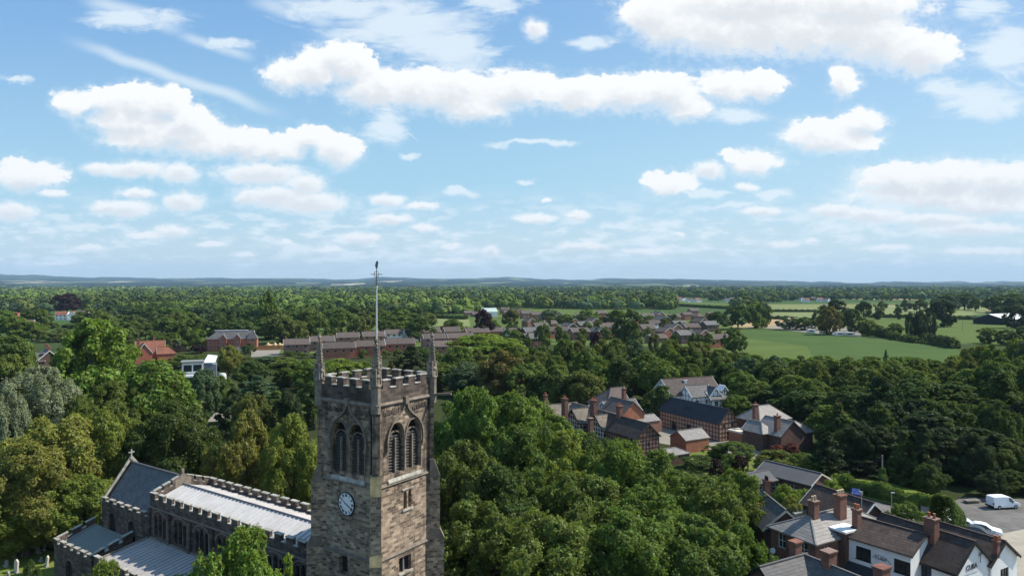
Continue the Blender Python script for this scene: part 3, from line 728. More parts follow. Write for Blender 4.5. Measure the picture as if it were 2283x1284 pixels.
# flagpole with weathervane
fp = MB(); cxm, cym = -S/2, S/2
fp.tube([(cxm, cym, 23.8), (cxm, cym, 28), (cxm, cym, 32.75)], [.09, .075, .055], 10); fp.tube([(cxm, cym, 32.7), (cxm, cym, 32.85)], [.09, .09], 10)
pole = fp.build('flagpole', M_POLE, ch)
M_VANE = m_plain('dull_iron', (0.16, 0.16, 0.15), .5, .2, metal=.4)
wv = MB(); wv.tube([(cxm, cym, 32.8), (cxm, cym, 34.6)], [.05, .03], 6)
for a in (0, math.pi/2):
    e = Vector((math.cos(a + .6), math.sin(a + .6), 0)); wv.bar(Vector((cxm, cym, 33.85)) - e*.5, Vector((cxm, cym, 33.85)) + e*.5, .05)
for k in range(16):
    a0, a1 = 2*math.pi*k/16, 2*math.pi*(k+1)/16
    for e in (Vector((1, 0, 0)), Vector((0, 1, 0))):
        wv.bar(Vector((cxm, cym, 33.85)) + e*.27*math.cos(a0) + Z3*.27*math.sin(a0), Vector((cxm, cym, 33.85)) + e*.27*math.cos(a1) + Z3*.27*math.sin(a1), .035)
for z in (33.1, 33.35): wv.bar((cxm - .14, cym, z), (cxm + .14, cym, z), .05)
wv.build('weathervane', M_VANE, pole)
ck = MB()   # cockerel: body, tail, head
e = Vector((.85, .5, 0)).normalized()
ck.extr([(-.05, -.1), (.05, -.1), (.11, .1), (.10, .25), (.15, .40), (.10, .52), (.02, .56), (-.05, .42), (-.10, .30), (-.13, .12)], Vector((cxm, cym, 34.45)) , e, Z3, e.cross(Z3), .08)
ck.build('weathercock', M_VANE, pole)
fb_ = MB(); fb_.tube([(-1.0, 1.15, 23.86), (-1.0, 1.15, 24.2), (-1.0, 1.15, 24.98), (-1.0, 1.15, 25.02)], [.33, .36, .36, .3], 16)
for z in (24.15, 24.6): fb_.tube([(-1.0, 1.15, z), (-1.0, 1.15, z + .05)], [.38, .38], 16)
bm_ = fb_.build('barrel', m_paint('blue_plastic', (0.02, 0.13, 0.33), .35)); bm_.matrix_world = Matrix.Translation((-10.64, 54, 0)) @ Matrix.Rotation(CH_YAW, 4, 'Z')
tag(bm_, 'bright blue barrel standing on the tower roof behind the battlements', 'barrel')
# --- nave
YN, YF, XN1 = -.15, 6.75, -33.1
nv = MB(); hs = []; nwin = 7; bay = (-S - XN1) / nwin
for k in range(nwin):
    u = (k + .5)*bay
    for dx in (-.82, 0, .82): hs.append(arch(u + dx, .62, 6.85, 8.5, 9.2 if dx == 0 else 8.95, 4))
nv.wall(Vector((XN1, YN, 0)), X3, Z3, rect(0, -S - XN1, 0, 9.75), hs, .35)
nv.wall(Vector((-S, YF, 0)), -X3, Z3, rect(0, -S - XN1, 0, 9.75), [], .35)
nv.wall(Vector((XN1, YF, 0)), -Y3, Z3, [(0, 0), (YF-YN, 0), (YF-YN, 9.75), ((YF-YN)/2, 11.0), (0, 9.75)], [], .3)
nave = nv.build('nave', M_STONE_D, ch)
for k in range(nwin):
    u = XN1 + (k + .5)*bay
    w = MB()
    for dx in (-.82, 0, .82): w.extr(arch(dx, .6, 6.86, 8.5, 9.18 if dx == 0 else 8.93, 4), Vector((u, YN + .3, 0)), X3, Z3, -Y3, .03)
    w.build('clerestory_window', M_LEADED, nave)
    w = MB(); pr = None
    for (a_, z_) in arch(0, 2.7, 6.9, 8.6, 9.5, 6)[1:]:
        p = Vector((u + a_, YN - .05, z_))
        if pr is not None: w.bar(pr, p, .12, .12, up=-Y3)
        pr = p
    w.build('hood_mould', M_STONE_L, nave)
bt = MB()
for k in range(nwin + 1):
    u = XN1 + k*bay; u = min(u, -S - .3); bt.box(u - .17, u + .17, YN - .28, YN, 6.0, 9.55)
bt.build('pilaster', M_STONE_D, nave)
st_ = MB(); st_.bar((XN1 - .1, YN - .06, 9.72), (-S, YN - .06, 9.72), .16, .14); st_.build('string_course', M_STONE_L, nave)
parapet((XN1, YN - .04), (-S - .05, YN - .04), 9.8, 10.55, 11.2, .3, 17, .95, nave, M_STONE_D)
parapet((-S - .05, YF + .04), (XN1, YF + .04), 9.75, 10.55, 11.2, .3, 17, .95, nave, M_STONE_D)
hwd = (YF - YN)/2
parapet((XN1 - .04, YF - .3), (XN1 - .04, YN + hwd + .5), 9.76, 10.7, 11.3, .3, 3, .7, nave, M_STONE_D, slope=.95)
parapet((XN1 - .04, YN + hwd - .5), (XN1 - .04, YN + .3), 10.7, 11.65, 12.25, .3, 3, .7, nave, M_STONE_D, slope=-.95)
gb_ = MB(); gb_.extr([(-.9, 10.6), (.9, 10.6), (.9, 11.9), (.45, 12.1), (0, 12.55), (-.45, 12.1), (-.9, 11.9)], Vector((XN1 + .28, YN + hwd, 0)), Y3, Z3, X3, .36)
gb_.box(-.13, .13, -.13, .13, 0, .4, Matrix.Translation((XN1 + .1, YN + hwd, 12.5))); gb_.build('gable_finial', M_STONE_L, nave)
nr = MB(); x0, x1 = XN1 + .3, -S - .02; ye0, ye1, yr = YN + .3, YF - .3, YN + hwd; zE, zR = 10.3, 11.25
nr.add([(x0, ye0, zE), (x1, ye0, zE), (x1, yr, zR), (x0, yr, zR), (x0, ye1, zE), (x1, ye1, zE)], [(0, 1, 2, 3), (3, 2, 5, 4)])
k = x0 + .4
while k < x1:
    nr.bar((k, ye0, zE + .03), (k, yr, zR + .03), .09, .09); nr.bar((k, ye1, zE + .03), (k, yr, zR + .03), .09, .09); k += .62
nr.build('nave_roof', M_LEAD, nave)
rr_ = MB(); rr_.bar((x0, yr - .02, zR + .09), (x1, yr - .02, zR + .09), .12, .12); rr_.build('ridge_roll', m_plain('dark_lead', (.12, .12, .13), .6, .2), nave)
# --- chancel: steep slate roof
CX0, CX1, CYN, CYF = XN1 - .05, -44.1, .1, 6.5
cm = MB(); hs = [arch(2.3, 1.6, 4.9, 6.3, 7.2), arch(6.6, 1.6, 4.9, 6.3, 7.2)]
cm.wall(Vector((CX1, CYN, 0)), X3, Z3, rect(0, CX0 - CX1, 0, 8.1), hs, .3)
cm.wall(Vector((CX0, CYF, 0)), -X3, Z3, rect(0, CX0 - CX1, 0, 8.1), [], .3)
cm.extr([(0, 0), (CYF - CYN, 0), (CYF - CYN, 8.1), (3.2, 12.35), (0, 8.1)], Vector((CX1 + .35, CYN, 0)), Y3, Z3, X3, .4)
chan = cm.build('chancel', M_STONE_D, ch)
w = MB()
for c in (2.3, 6.6): w.extr(arch(c, 1.58, 4.9, 6.3, 7.18), Vector((CX1, CYN + .28, 0)), X3, Z3, -Y3, .03)
w.build('chancel_window', M_LEADED, chan)
cr_ = MB(); yr = (CYN + CYF)/2
cr_.add([(CX1 + .42, CYN + .25, 8.2), (CX0, CYN + .25, 8.2), (CX0, yr, 12.1), (CX1 + .42, yr, 12.1), (CX1 + .42, CYF - .25, 8.2), (CX0, CYF - .25, 8.2)], [(0, 1, 2, 3), (3, 2, 5, 4)])
cr_.build('chancel_roof', M_SLATEC, chan)
q = MB(); q.bar((CX1 + .2, yr, 12.14), (CX0, yr, 12.14), .3, .1); q.build('ridge_tiles', M_SLATE, chan)
q = MB(); q.bar((CX1 + .2, CYN - .05, 8.1), (CX1 + .2, yr, 12.5), .5, .12, up=X3); q.bar((CX1 + .2, CYF + .05, 8.1), (CX1 + .2, yr, 12.5), .5, .12, up=X3); q.build('gable_coping', M_COPE, chan)
q = MB(); q.box(-.16, .16, -.16, .16, 12.4, 12.7, Matrix.Translation((CX1 + .2, yr, 0))); q.bar((CX1 + .2, yr, 12.7), (CX1 + .2, yr, 13.55), .13); q.bar((CX1 + .2, yr - .33, 13.22), (CX1 + .2, yr + .33, 13.22), .12); q.build('stone_cross', M_COPE, chan)
parapet((CX1, CYN - .03), (CX0 + .2, CYN - .03), 7.9, 8.35, 8.75, .28, 7, .9, chan, M_STONE_D)
# --- south aisle: low lead roof against the nave
AX0, AX1, AYN = -33.3, -3.6, -5.6
am = MB()
am.wall(Vector((AX0, AYN, 0)), X3, Z3, rect(0, AX1 - AX0, 0, 5.3), [arch(2.6 + k*4.4, 2.0, 1.5, 3.2, 4.4, 5) for k in range(7)], .35)
am.wall(Vector((AX0, YN, 0)), -Y3, Z3, [(0, 0), (YN - AYN, 0), (YN - AYN, 5.3), (0, 6.3)], [], .3)
am.wall(Vector((AX1, AYN, 0)), Y3, Z3, [(0, 0), (YN - AYN + .2, 0), (YN - AYN + .2, 6.3), (0, 5.3)], [], .3)
ais = am.build('aisle', M_STONE_D, ch)
w = MB()
for k in range(7): w.extr(arch(2.6 + k*4.4, 1.98, 1.5, 3.2, 4.38, 5), Vector((AX0, AYN + .33, 0)), X3, Z3, -Y3, .03)
w.build('aisle_window', M_LEADED, ais)
ar = MB(); zA, zB = 6.46, 5.75
ar.add([(AX0 + .2, AYN + .35, zB), (AX1, AYN + .35, zB), (AX1, YN - .02, zA), (AX0 + .2, YN - .02, zA)], [(0, 1, 2, 3)])
k = AX0 + .5
while k < AX1:
    ar.bar((k, AYN + .35, zB + .03), (k, YN - .02, zA + .03), .09, .09); k += .62
ar.build('aisle_roof', m_lead('aisle_lead', (0.38, 0.355, 0.345)), ais)
q = MB(); q.bar((AX0, YN - .12, 6.55), (AX1, YN - .12, 6.55), .2, .16); q.bar((AX0 + .1, AYN + .3, 5.8), (AX0 + .1, YN - .1, 6.5), .24, .14); q.build('flashing', M_STONE_L, ais)
parapet((AX0, AYN - .04), (AX1, AYN - .04), 5.3, 5.75, 6.25, .3, 18, .95, ais, M_STONE_D)
# --- vestry with sloping flat roof
VX0, VX1, VYN, VYF = -37.2, -45.8, -4.15, .1
vm = MB()
vm.wall(Vector((VX1, VYN, 0)), X3, Z3, rect(0, VX0 - VX1, 0, 4.1), [arch(3.6, 1.5, 1.2, 2.4, 3.2, 5)], .3)
vm.wall(Vector((VX1, VYF, 0)), -Y3, Z3, [(0, 0), (VYF - VYN, 0), (VYF - VYN, 4.1), (0, 5.3)], [], .3)
vm.wall(Vector((VX0, VYN, 0)), Y3, Z3, [(0, 0), (VYF - VYN, 0), (VYF - VYN, 5.3), (0, 4.1)], [], .3)
ves = vm.build('vestry', M_STONE_D, ch)
w = MB(); w.extr(arch(3.6, 1.48, 1.2, 2.4, 3.18, 5), Vector((VX1, VYN + .28, 0)), X3, Z3, -Y3, .03); w.build('vestry_window', M_LEADED, ves)
vr = MB(); vr.add([(VX1 + .3, VYN + .3, 4.15), (VX0 - .3, VYN + .3, 4.15), (VX0 - .3, VYF - .02, 5.35), (VX1 + .3, VYF - .02, 5.35)], [(0, 1, 2, 3)]); vr.build('vestry_roof', M_LEADG, ves)
q = MB(); q.bar((VX1 + .33, VYN + .35, 4.22), (VX1 + .33, VYF, 5.42), .12, .1); q.bar((VX1 + .3, VYN + .35, 4.2), (VX0 - .3, VYN + .35, 4.2), .12, .1); q.bar((VX0 - .33, VYN + .35, 4.22), (VX0 - .33, VYF, 5.42), .12, .1); q.build('roof_edge', M_METAL, ves)
parapet((VX1, VYN - .04), (VX0, VYN - .04), 4.0, 4.45, 4.95, .28, 6, .9, ves, M_STONE_D)
parapet((VX1 - .04, VYF), (VX1 - .04, VYN + .3), 5.2, 5.6, 6.15, .28, 3, 1.0, ves, M_STONE_D, slope=-1.15)
parapet((VX0 + .04, VYN + .3), (VX0 + .04, VYF - .05), 4.1, 4.5, 5.05, .28, 3, 1.0, ves, M_STONE_D, slope=1.15)
# ------------------------------------------------------------------ buildings
GY = R(28.7)                      # most of the town lies on this grid
E_, D_ = Vector((math.cos(GY), math.sin(GY), 0)), Vector((-math.sin(GY), math.cos(GY), 0))
def frames(L, W):
    return {'f': (Vector((-L/2, -W/2, 0)), X3, L), 'r': (Vector((L/2, -W/2, 0)), Y3, W), 'b': (Vector((L/2, W/2, 0)), -X3, L), 'l': (Vector((-L/2, W/2, 0)), -Y3, W)}
def off(mb, dx, dy, dz=0.0, ang=0.0):
    if ang:
        c, s_ = math.cos(ang), math.sin(ang); mb.v = [(x*c - y*s_ + dx, x*s_ + y*c + dy, z + dz) for x, y, z in mb.v]
    else: mb.v = [(x + dx, y + dy, z + dz) for x, y, z in mb.v]
    return mb
def block(root, L, W, ze, zr, wall, roof, hip='', wins=(), ox=0, oy=0, ang=0.0, verge=M_WHITE, frame=M_WHITE, ov=0.3, reveal=.12, bars=1, wall_name='wall', timber=None, z0=0.0, shut=''):
    """a roofed block. wins: (side, u, z, w, h). hip: letters of hipped ends. shut: sides that need no wall"""
    T = lambda mb: off(mb, ox, oy, 0, ang)
    fr = frames(L, W); hips = {s_: s_ in hip for s_ in 'lr'}
    holes = {k: [rect(u - w/2, u + w/2, z, z + h) for (s_, u, z, w, h) in wins if s_ == k] for k in 'frbl'}
    wb_ = MB()
    for k, (O, U_, wd) in fr.items():
        if k in shut: continue
        outer = rect(0, wd, z0, ze)
        if k in 'lr' and not hips[k]: outer = [(0, z0), (wd, z0), (wd, ze), (wd/2, zr - .02), (0, ze)]
        wb_.wall(O, U_, Z3, outer, holes[k], reveal)
    wo_ = T(wb_).build(wall_name, wall, root)
    # roof: closed shell with overhang
    sl_ = (zr - ze) / (W/2); zo = ze - ov*sl_ + .05; th = .13
    xl, xr = -L/2 - (ov if hips['l'] else .22), L/2 + (ov if hips['r'] else .22)
    rl = -L/2 + (W/2 if hips['l'] else -.22); rr2 = L/2 - (W/2 if hips['r'] else -.22)
    if rl > rr2: rl = rr2 = (rl + rr2)/2
    y0, y1, zt = -W/2 - ov, W/2 + ov, zr + .05
    rb = MB()
    up = [(xl, y0, zo + th), (xr, y0, zo + th), (xr, y1, zo + th), (xl, y1, zo + th), (rl, 0, zt + th), (rr2, 0, zt + th)]
    lo = [(x, y, z - th) for x, y, z in up]
    F_ = [(0, 1, 5, 4), (2, 3, 4, 5), (1, 2, 5), (3, 0, 4)]
    fs = []
    for q in F_:
        tri = len(q) == 3
        if tri and ((q[0] == 1 and not hips['r']) or (q[0] == 3 and not hips['l'])): continue
        fs.append(q); fs.append(tuple(6 + i for i in reversed(q)))
    ring_ = [(0, 1), (2, 3)]
    for a_, b_ in ring_: fs.append((a_, 6+a_, 6+b_, b_))
    for s_, q in (('r', (1, 2, 5)), ('l', (3, 0, 4))):
        if hips[s_]: fs.append((q[0], 6+q[0], 6+q[1], q[1]))
        else: fs += [(q[0], 6+q[0], 6+q[2], q[2]), (q[2], 6+q[2], 6+q[1], q[1])]
    rb.add(up + lo, fs); ro = T(rb).build('roof', roof, root)
    rg = MB(); rg.bar((rl, 0, zt + th + .03), (rr2, 0, zt + th + .03), .22, .10)
    for s_, x_, rx in (('l', xl, rl), ('r', xr, rr2)):
        if hips[s_]:
            rg.bar((x_, y0, zo + th + .02), (rx, 0, zt + th + .02), .16, .08); rg.bar((x_, y1, zo + th + .02), (rx, 0, zt + th + .02), .16, .08)
    T(rg).build('ridge_tiles', roof, ro)
    if verge:
        for s_, x_ in (('l', xl), ('r', xr)):
            if not hips[s_] and s_ not in shut:
                vb = MB(); sg = -1 if s_ == 'l' else 1
                for yy in (y0, y1): vb.bar((x_ + sg*.03, yy, zo + .02), (x_ + sg*.03, 0, zt + .02), .05, .24, up=(0, 0, 1))
                T(vb).build('bargeboard', verge, ro)
    if timber:
        tsp, tmat = timber[:2]; tw = timber[2] if len(timber) > 2 else .15
        for k in 'frbl':
            if k in shut: continue
            O, U_, wd = fr[k]; N = U_.cross(Z3); tb = MB(); gab = k in 'lr' and not hips[k]
            top = lambda u: ze if not gab else ze + (zr - ze) * (1 - abs(u - wd/2)/(wd/2))
            n = max(2, int(round(wd / tsp)))
            for i in range(n + 1):
                u = min(max(i*wd/n, .09), wd - .09)
                tb.bar(O + U_*u + Z3*z0 + N*.02, O + U_*u + Z3*(top(u) - .05) + N*.02, tw, .05, up=N)
            z = z0 + tsp
            zs_ = [z0 + .12]
            while z < (zr - .4 if gab else ze - .2): zs_.append(z); z += tsp
            if not gab: zs_.append(ze - .1)
            else: zs_.append(ze)
            for z in zs_:
                u0, u1 = 0.0, wd
                if gab and z > ze: f_ = (z - ze) / (zr - ze); u0, u1 = wd/2*f_, wd - wd/2*f_
                tb.bar(O + U_*u0 + Z3*z + N*.028, O + U_*u1 + Z3*z + N*.028, .05, tw, up=Z3)
            T(tb).build('timber_frame', tmat, wo_)
    for (s_, u, z, w, h) in wins:
        O, U_, wd = fr[s_]; N = U_.cross(Z3); w_ = MB(); c0 = O + U_*(u - w/2) + Z3*z - N*(reveal - .02)
        f2 = .07
        w_.obox(c0, U_*w, -N*.05, Z3*f2); w_.obox(c0 + Z3*(h - f2), U_*w, -N*.05, Z3*f2)
        w_.obox(c0 + Z3*f2, U_*f2, -N*.05, Z3*(h - 2*f2)); w_.obox(c0 + U_*(w - f2) + Z3*f2, U_*f2, -N*.05, Z3*(h - 2*f2))
        for i in range(1, bars + 1): w_.obox(c0 + U_*(w*i/(bars + 1) - .025) + Z3*f2 - N*.004, U_*.05, -N*.04, Z3*(h - 2*f2))
        w_.obox(c0 + Z3*(h*.5 - .025) + U_*f2 - N*.008, U_*(w - 2*f2), -N*.03, Z3*.05)
        w_.obox(c0 + N*.10 - U_*.06 - Z3*.08, U_*(w + .12), -N*.1, Z3*.08)
        wf = T(w_).build('window', frame, root)
        p_ = MB(); p_.obox(c0 - N*.045 + U_*.02 + Z3*.02, U_*(w - .04), -N*.02, Z3*(h - .04)); T(p_).build('pane', M_GLASS, wf)
    return wo_, ro
def chimney(root, x, y, w, d, z0, z1, pots=2, mat=None, potm=None, ang=0.0):
    mat = mat or M_BRICK; w *= .9; d *= .9; c = MB()
    c.box(-w/2, w/2, -d/2, d/2, z0, z1 - .25); c.box(-w/2 - .06, w/2 + .06, -d/2 - .06, d/2 + .06, z1 - .25, z1 - .12); c.box(-w/2 - .1, w/2 + .1, -d/2 - .1, d/2 + .1, z1 - .12, z1)
    off(c, x, y, 0, ang); ch_ = c.build('chimney', mat, root)
    f = MB(); f.box(-w/2 - .05, w/2 + .05, -d/2 - .05, d/2 + .05, z0 + .5, z0 + .62)
    for i in range(pots):
        q = MB(); px_ = (i + .5)*w/pots - w/2 if w >= d else 0; py_ = 0 if w >= d else (i + .5)*d/pots - d/2
        q.tube([(px_, py_, z1), (px_, py_, z1 + .45), (px_, py_, z1 + .5)], [.15, .12, .15], 8); off(q, x, y, 0, ang); q.build('chimney_pot', potm or M_POT, ch_)
    return ch_
def to_local(root, wp):
    c, s_ = math.cos(-root.rotation_euler.z), math.sin(-root.rotation_euler.z)
    dx, dy = wp[0] - root.location.x, wp[1] - root.location.y
    return dx*c - dy*s_, dx*s_ + dy*c
def from_ridge(a, b, z):
    p, q = at_z(a[0], a[1], z), at_z(b[0], b[1], z); d = q - p
    return (p + q)/2, math.atan2(d.y, d.x), d.length
def chim_px(root, px, py, zb, w, d, h, pots=2, mat=None, potm=None, z0=None):
    """stack whose foot shows at (px,py) on a roof of height zb"""
    P_ = at_z(px, py, zb); x, y = to_local(root, P_)
    return chimney(root, x, y, w, d, (z0 if z0 is not None else zb - 1.2), zb + h, pots, mat, potm)
YD = GY - R(90)
# --- pub: long white wing, two gabled wings
pub = tag(empty('pub', (42.5, 70.5, 0), YD), 'white rendered pub with dark tiled roofs, twin gables and CUBA signs', 'pub')
ux, uy = Vector((math.cos(YD), math.sin(YD), 0)), Vector((-math.sin(YD), math.cos(YD), 0))
def pl(px_w, py_w): return to_local(pub, (px_w, py_w))
# wing 2 (CUBA gable)
ap = (45.8, 68.6); L2 = 9.4; cx2, cy2 = ap[0] - ux.x*L2/2, ap[1] - ux.y*L2/2
x_, y_ = pl(cx2, cy2)
block(pub, L2, 6.0, 5.0, 7.4, M_RENDER, M_TILE, wins=[('r', 3.0, 2.7, 1.5, 1.25), ('f', 6.1, 3.35, 1.9, 1.35), ('f', 2.3, 3.3, 1.5, 1.3), ('r', 1.3, .3, 1.0, 1.4), ('r', 4.7, .3, 1.0, 1.4), ('f', 6.1, .7, 1.6, 1.4)], ox=x_, oy=y_, frame=M_BLACK, verge=M_BLACK, bars=2, shut='b')
W3, L3 = 5.2, 6.3; ap3 = (50.6, 71.1); x3, y3 = pl(ap3[0] - ux.x*L3/2, ap3[1] - ux.y*L3/2)
block(pub, L3, W3, 4.65, 6.5, M_RENDER, M_TILE, wins=[('r', 2.8, 2.4, 1.6, 1.4), ('b', 3, 2.6, 1.4, 1.2)], ox=x3, oy=y3, frame=M_BLACK, verge=M_BLACK, bars=2, shut='f')
c1, yw, L1 = from_ridge((1921, 1156), (2056, 1193), 7.3); L1 += .2; c1 = c1 + Vector((math.cos(yw), math.sin(yw), 0))*.1
x1, y1 = pl(c1.x, c1.y)
block(pub, L1, 6.0, 6.0, 7.35, M_RENDER, M_TILE, wins=[('f', 1.7, 4.0, 1.6, 1.35), ('f', 5.6, 3.9, 1.6, 1.35), ('f', 1.6, .5, .9, 1.8), ('f', 5.4, .6, 1.6, 1.6)], ox=x1, oy=y1, ang=yw - YD, frame=M_BLACK, verge=M_TILE, bars=2, reveal=.1)
chim_px(pub, 2077, 1190, 7.3, 1.2, 1.0, 1.7, 2)
chim_px(pub, 1910, 1166, 7.1, .75, .75, 1.6, 2)
chim_px(pub, 2221, 1216, 6.4, .5, .5, .55, 2)
dp = MB(); P_ = pl(*(Vector(ap) - Vector((ux.x, ux.y))*L2)[:]); 
dp.tube([(x_ + L2/2 - 6.2, y_ - 3.08, 5.0), (x_ + L2/2 - 6.2, y_ - 3.08, .2)], [.06, .06], 6); dp.tube([(x_ + L2/2 + .08, y_ + 3.0, 4.9), (x_ + L2/2 + .08, y_ + 3.0, .2)], [.06, .06], 6)
dp.bar((x_ - L2/2, y_ - 3.35, 4.78), (x_ + L2/2 + .2, y_ - 3.35, 4.78), .12, .1); dp.build('drainpipe_or_shade_line', M_BLACK, pub)
aw = MB(); 
for s0, s1, zt_ in ((.1, 4.3, 3.5), (4.8, 6.8, 3.3)):
    a_ = off(MB().add([(-L1/2 + s0, -3.05, zt_), (-L1/2 + s1, -3.05, zt_), (-L1/2 + s1, -4.0, zt_ - .55), (-L1/2 + s0, -4.0, zt_ - .55), (-L1/2 + s0, -4.0, zt_ - .8), (-L1/2 + s1, -4.0, zt_ - .8)], [(0, 3, 2, 1), (3, 4, 5, 2)]), x1, y1, 0, yw - YD)
    aw.add(a_.v, a_.f)
aw.build('awning', m_plain('dark_canvas', (0.03, 0.032, 0.036), .8, .1), pub)
def text_mesh(txt, size, ext=0.015):
    cu = bpy.data.curves.new('lettering', 'FONT'); cu.body = txt; cu.size = size; cu.extrude = ext; cu.align_x = 'CENTER'; cu.align_y = 'CENTER'; cu.resolution_u = 3
    o = bpy.data.objects.new('lettering', cu); C.objects.link(o)
    bpy.context.view_layer.update()
    me = bpy.data.meshes.new_from_object(o.evaluated_get(bpy.context.evaluated_depsgraph_get()))
    bpy.data.objects.remove(o); bpy.data.curves.remove(cu); me.name = 'lettering'; return me
def sign(parent, txt, size, O, U_, mat, name='sign_lettering'):
    N = U_.cross(Z3); me = text_mesh(txt, size); me.materials.clear(); me.materials.append(mat)
    o = bpy.data.objects.new(name, me); link(o); o.parent = parent
    m = Matrix((U_, Z3, N)).transposed().to_4x4(); m.translation = O + N*.03; o.matrix_local = m; return o
M_SIGNG = m_plain('grey_sign_paint', (0.30, 0.30, 0.31), .6, .1)
gO = Vector((x_ + L2/2, y_, 0))
sign(pub, 'CUBA', .75, gO + Vector((.0, -.3, 5.05)) , Y3, M_BLACK)
pm = MB()   # palm-tree device and underline beside the lettering
for k in range(7):
    a = R(-30 + k*40); pm.bar(gO + Vector((.06, 1.25, 6.0)), gO + Vector((.06, 1.25 + .42*math.cos(a), 6.0 + .26*math.sin(a))), .03, .07, up=X3)
pm.bar(gO + Vector((.06, 1.2, 5.2)), gO + Vector((.06, 1.28, 6.0)), .03, .06, up=X3); pm.bar(gO + Vector((.06, -1.6, 4.62)), gO + Vector((.06, 1.0, 4.62)), .02, .03, up=X3)
pm.build('sign_device', M_SIGNG, pub)
ca, sa = math.cos(yw - YD), math.sin(yw - YD); Ul = Vector((ca, sa, 0)); Nl = Vector((sa, -ca, 0))
base = Vector((x1, y1, 0)) + Ul*(-L1/2 + 3.5) + Nl*3.0
sign(pub, 'CUBA', .44, base + Z3*4.75, Ul, M_BLACK)
pm = MB()
for k in range(12):
    a0, a1 = R(20 + k*13), R(33 + k*13); pm.bar(base + Ul*.8*math.cos(a0) + Z3*(4.62 + .48*math.sin(a0)) + Nl*.05, base + Ul*.8*math.cos(a1) + Z3*(4.62 + .48*math.sin(a1)) + Nl*.05, .05, .05)
pm.bar(base + Ul*.6 + Z3*4.95 + Nl*.05, base + Ul*1.05 + Z3*4.5 + Nl*.05, .05, .06); pm.build('sign_device', M_SIGNG, pub)
# --- hip-roofed red-brick house
A = Vector((31.9, 72.6, 0)); Lh, Wh = 12.2, 5.8
hh = tag(empty('brick_house', A + E_*Lh/2 + D_*Wh/2, GY), 'red brick house with pale grey hipped slate roof beside the white pub', 'house')
block(hh, Lh, Wh, 5.8, 7.3, M_BRICK, M_SLATEL, hip='lr', wins=[('l', 4.3, 3.9, 1.0, 1.6), ('l', 1.5, 3.9, 1.0, 1.6), ('l', 4.4, .8, 1.1, 1.6), ('l', 1.6, .8, 1.1, 1.6), ('f', 1.6, 3.9, .9, 1.4)], ov=.35)
chim_px(hh, 1814, 1154, 7.2, .9, .9, 1.95, 2, potm=M_POTC); chim_px(hh, 1873, 1143, 7.4, 1.25, .95, 2.1, 4, potm=M_POTC)
q = MB(); q.box(-.35, .35, -.05, .05, 0, .02); q = MB()
for k in range(10):
    q.v += []; 
q.tube([(-Lh/2 - .5, 2.2, 3.4), (-Lh/2 - .62, 2.2, 3.44)], [.34, .30], 14); q.build('satellite_dish', M_WHITE, hh)
wb_ = tag(empty('flat_extension', at_z(1884, 1174, 6.7)*Vector((1, 1, 0)) if False else Vector((at_z(1884, 1174, 6.7).x, at_z(1884, 1174, 6.7).y, 0)), GY), 'small block with bright white flat roof between brick house and pub', 'extension')
q = MB(); q.box(-1.2, 1.2, -.9, .9, 0, 6.45); q.build('wall', M_BRICKD, wb_); q = MB(); q.box(-1.35, 1.35, -1.05, 1.05, 6.45, 6.65); q.build('roof', M_WHITE, wb_)
# --- L-shaped slate-roofed house in the foreground
r0, r1 = at_z(1693, 1267, 7.5), at_z(1794, 1239, 7.5)
fh = tag(empty('slate_house', (r1.x, r1.y, 0), GY), 'nearest house, an L-shaped slate roof with three square brick chimneys', 'house')
La = (r1 - r0).length
block(fh, La, 5.6, 5.1, 7.5, M_BRICKD, M_SLATE, ox=-La/2 + .2, oy=0, verge=M_BLACK, wins=[('l', 2.8, 3.0, 1, 1.4)], shut='r')
block(fh, 10.0, 5.6, 5.1, 7.48, M_BRICKD, M_SLATE, ox=0, oy=-4.4, ang=R(-90), verge=M_BLACK)
chim_px(fh, 1774, 1240, 7.4, 1.0, .8, 1.5, 0, z0=5.5); chim_px(fh, 1848, 1264, 7.3, 1.25, .9, 1.55, 0, z0=5.5); chim_px(fh, 1966, 1300, 7.3, 1.3, .95, 1.5, 0, z0=5.5)
# --- houses and sheds just behind
c, yw_, L_ = from_ridge((1697, 1095), (1751, 1138.6), 6.5)
o = tag(empty('terrace_house', (c.x, c.y, 0), yw_), 'old dark tiled house with small gable half hidden by the big trees', 'house')
block(o, L_, 5.0, 4.4, 6.5, M_BRICKD, M_SLATE, verge=M_CREAM, wins=[('r', 2.5, 2.6, .9, 1.2)])
block(o, 3.4, 3.0, 4.2, 5.6, M_BRICKO, M_TILER, ox=-1.0, oy=-1.5, ang=R(-90), shut='l'); chim_px(o, 1709, 1097, 6.4, .95, .8, 1.6, 3, potm=M_BLACK)
c, yw_, L_ = from_ridge((1708.6, 1028.5), (1829.3, 1057), 4.0)
o = tag(empty('long_shed', (c.x, c.y, 0), yw_), 'long low shed with plain dark felt roof in front of the dark conifers', 'shed')
block(o, L_, 5.2, 2.75, 4.0, M_BRICKD, M_FELT, verge=M_CREAM, wins=[('f', 3, 1.0, 1.4, 1.1), ('f', 6.5, 1.0, 1.4, 1.1)])
P_ = at_z(1688, 1056, 3.0); o = tag(empty('low_annexe', (P_.x, P_.y, 0), GY), 'low grey-roofed annexe at the left end of the long shed', 'shed')
block(o, 6.4, 5.0, 2.4, 3.1, M_BRICKD, M_FELT, wins=[('f', 1.6, .9, 1.4, 1.1), ('f', 4.6, .9, 1.4, 1.1)], verge=M_WHITE)
c, yw_, L_ = from_ridge((1820, 1081.8), (1946.5, 1123), 5.0)
o = tag(empty('garage_block', (c.x, c.y, 0), yw_), 'plain dark-roofed brick garage block with white-edged gable', 'garage')
block(o, L_, 5.6, 2.9, 5.0, M_BRICKD, M_TILE, verge=M_WHITE, ov=.25)
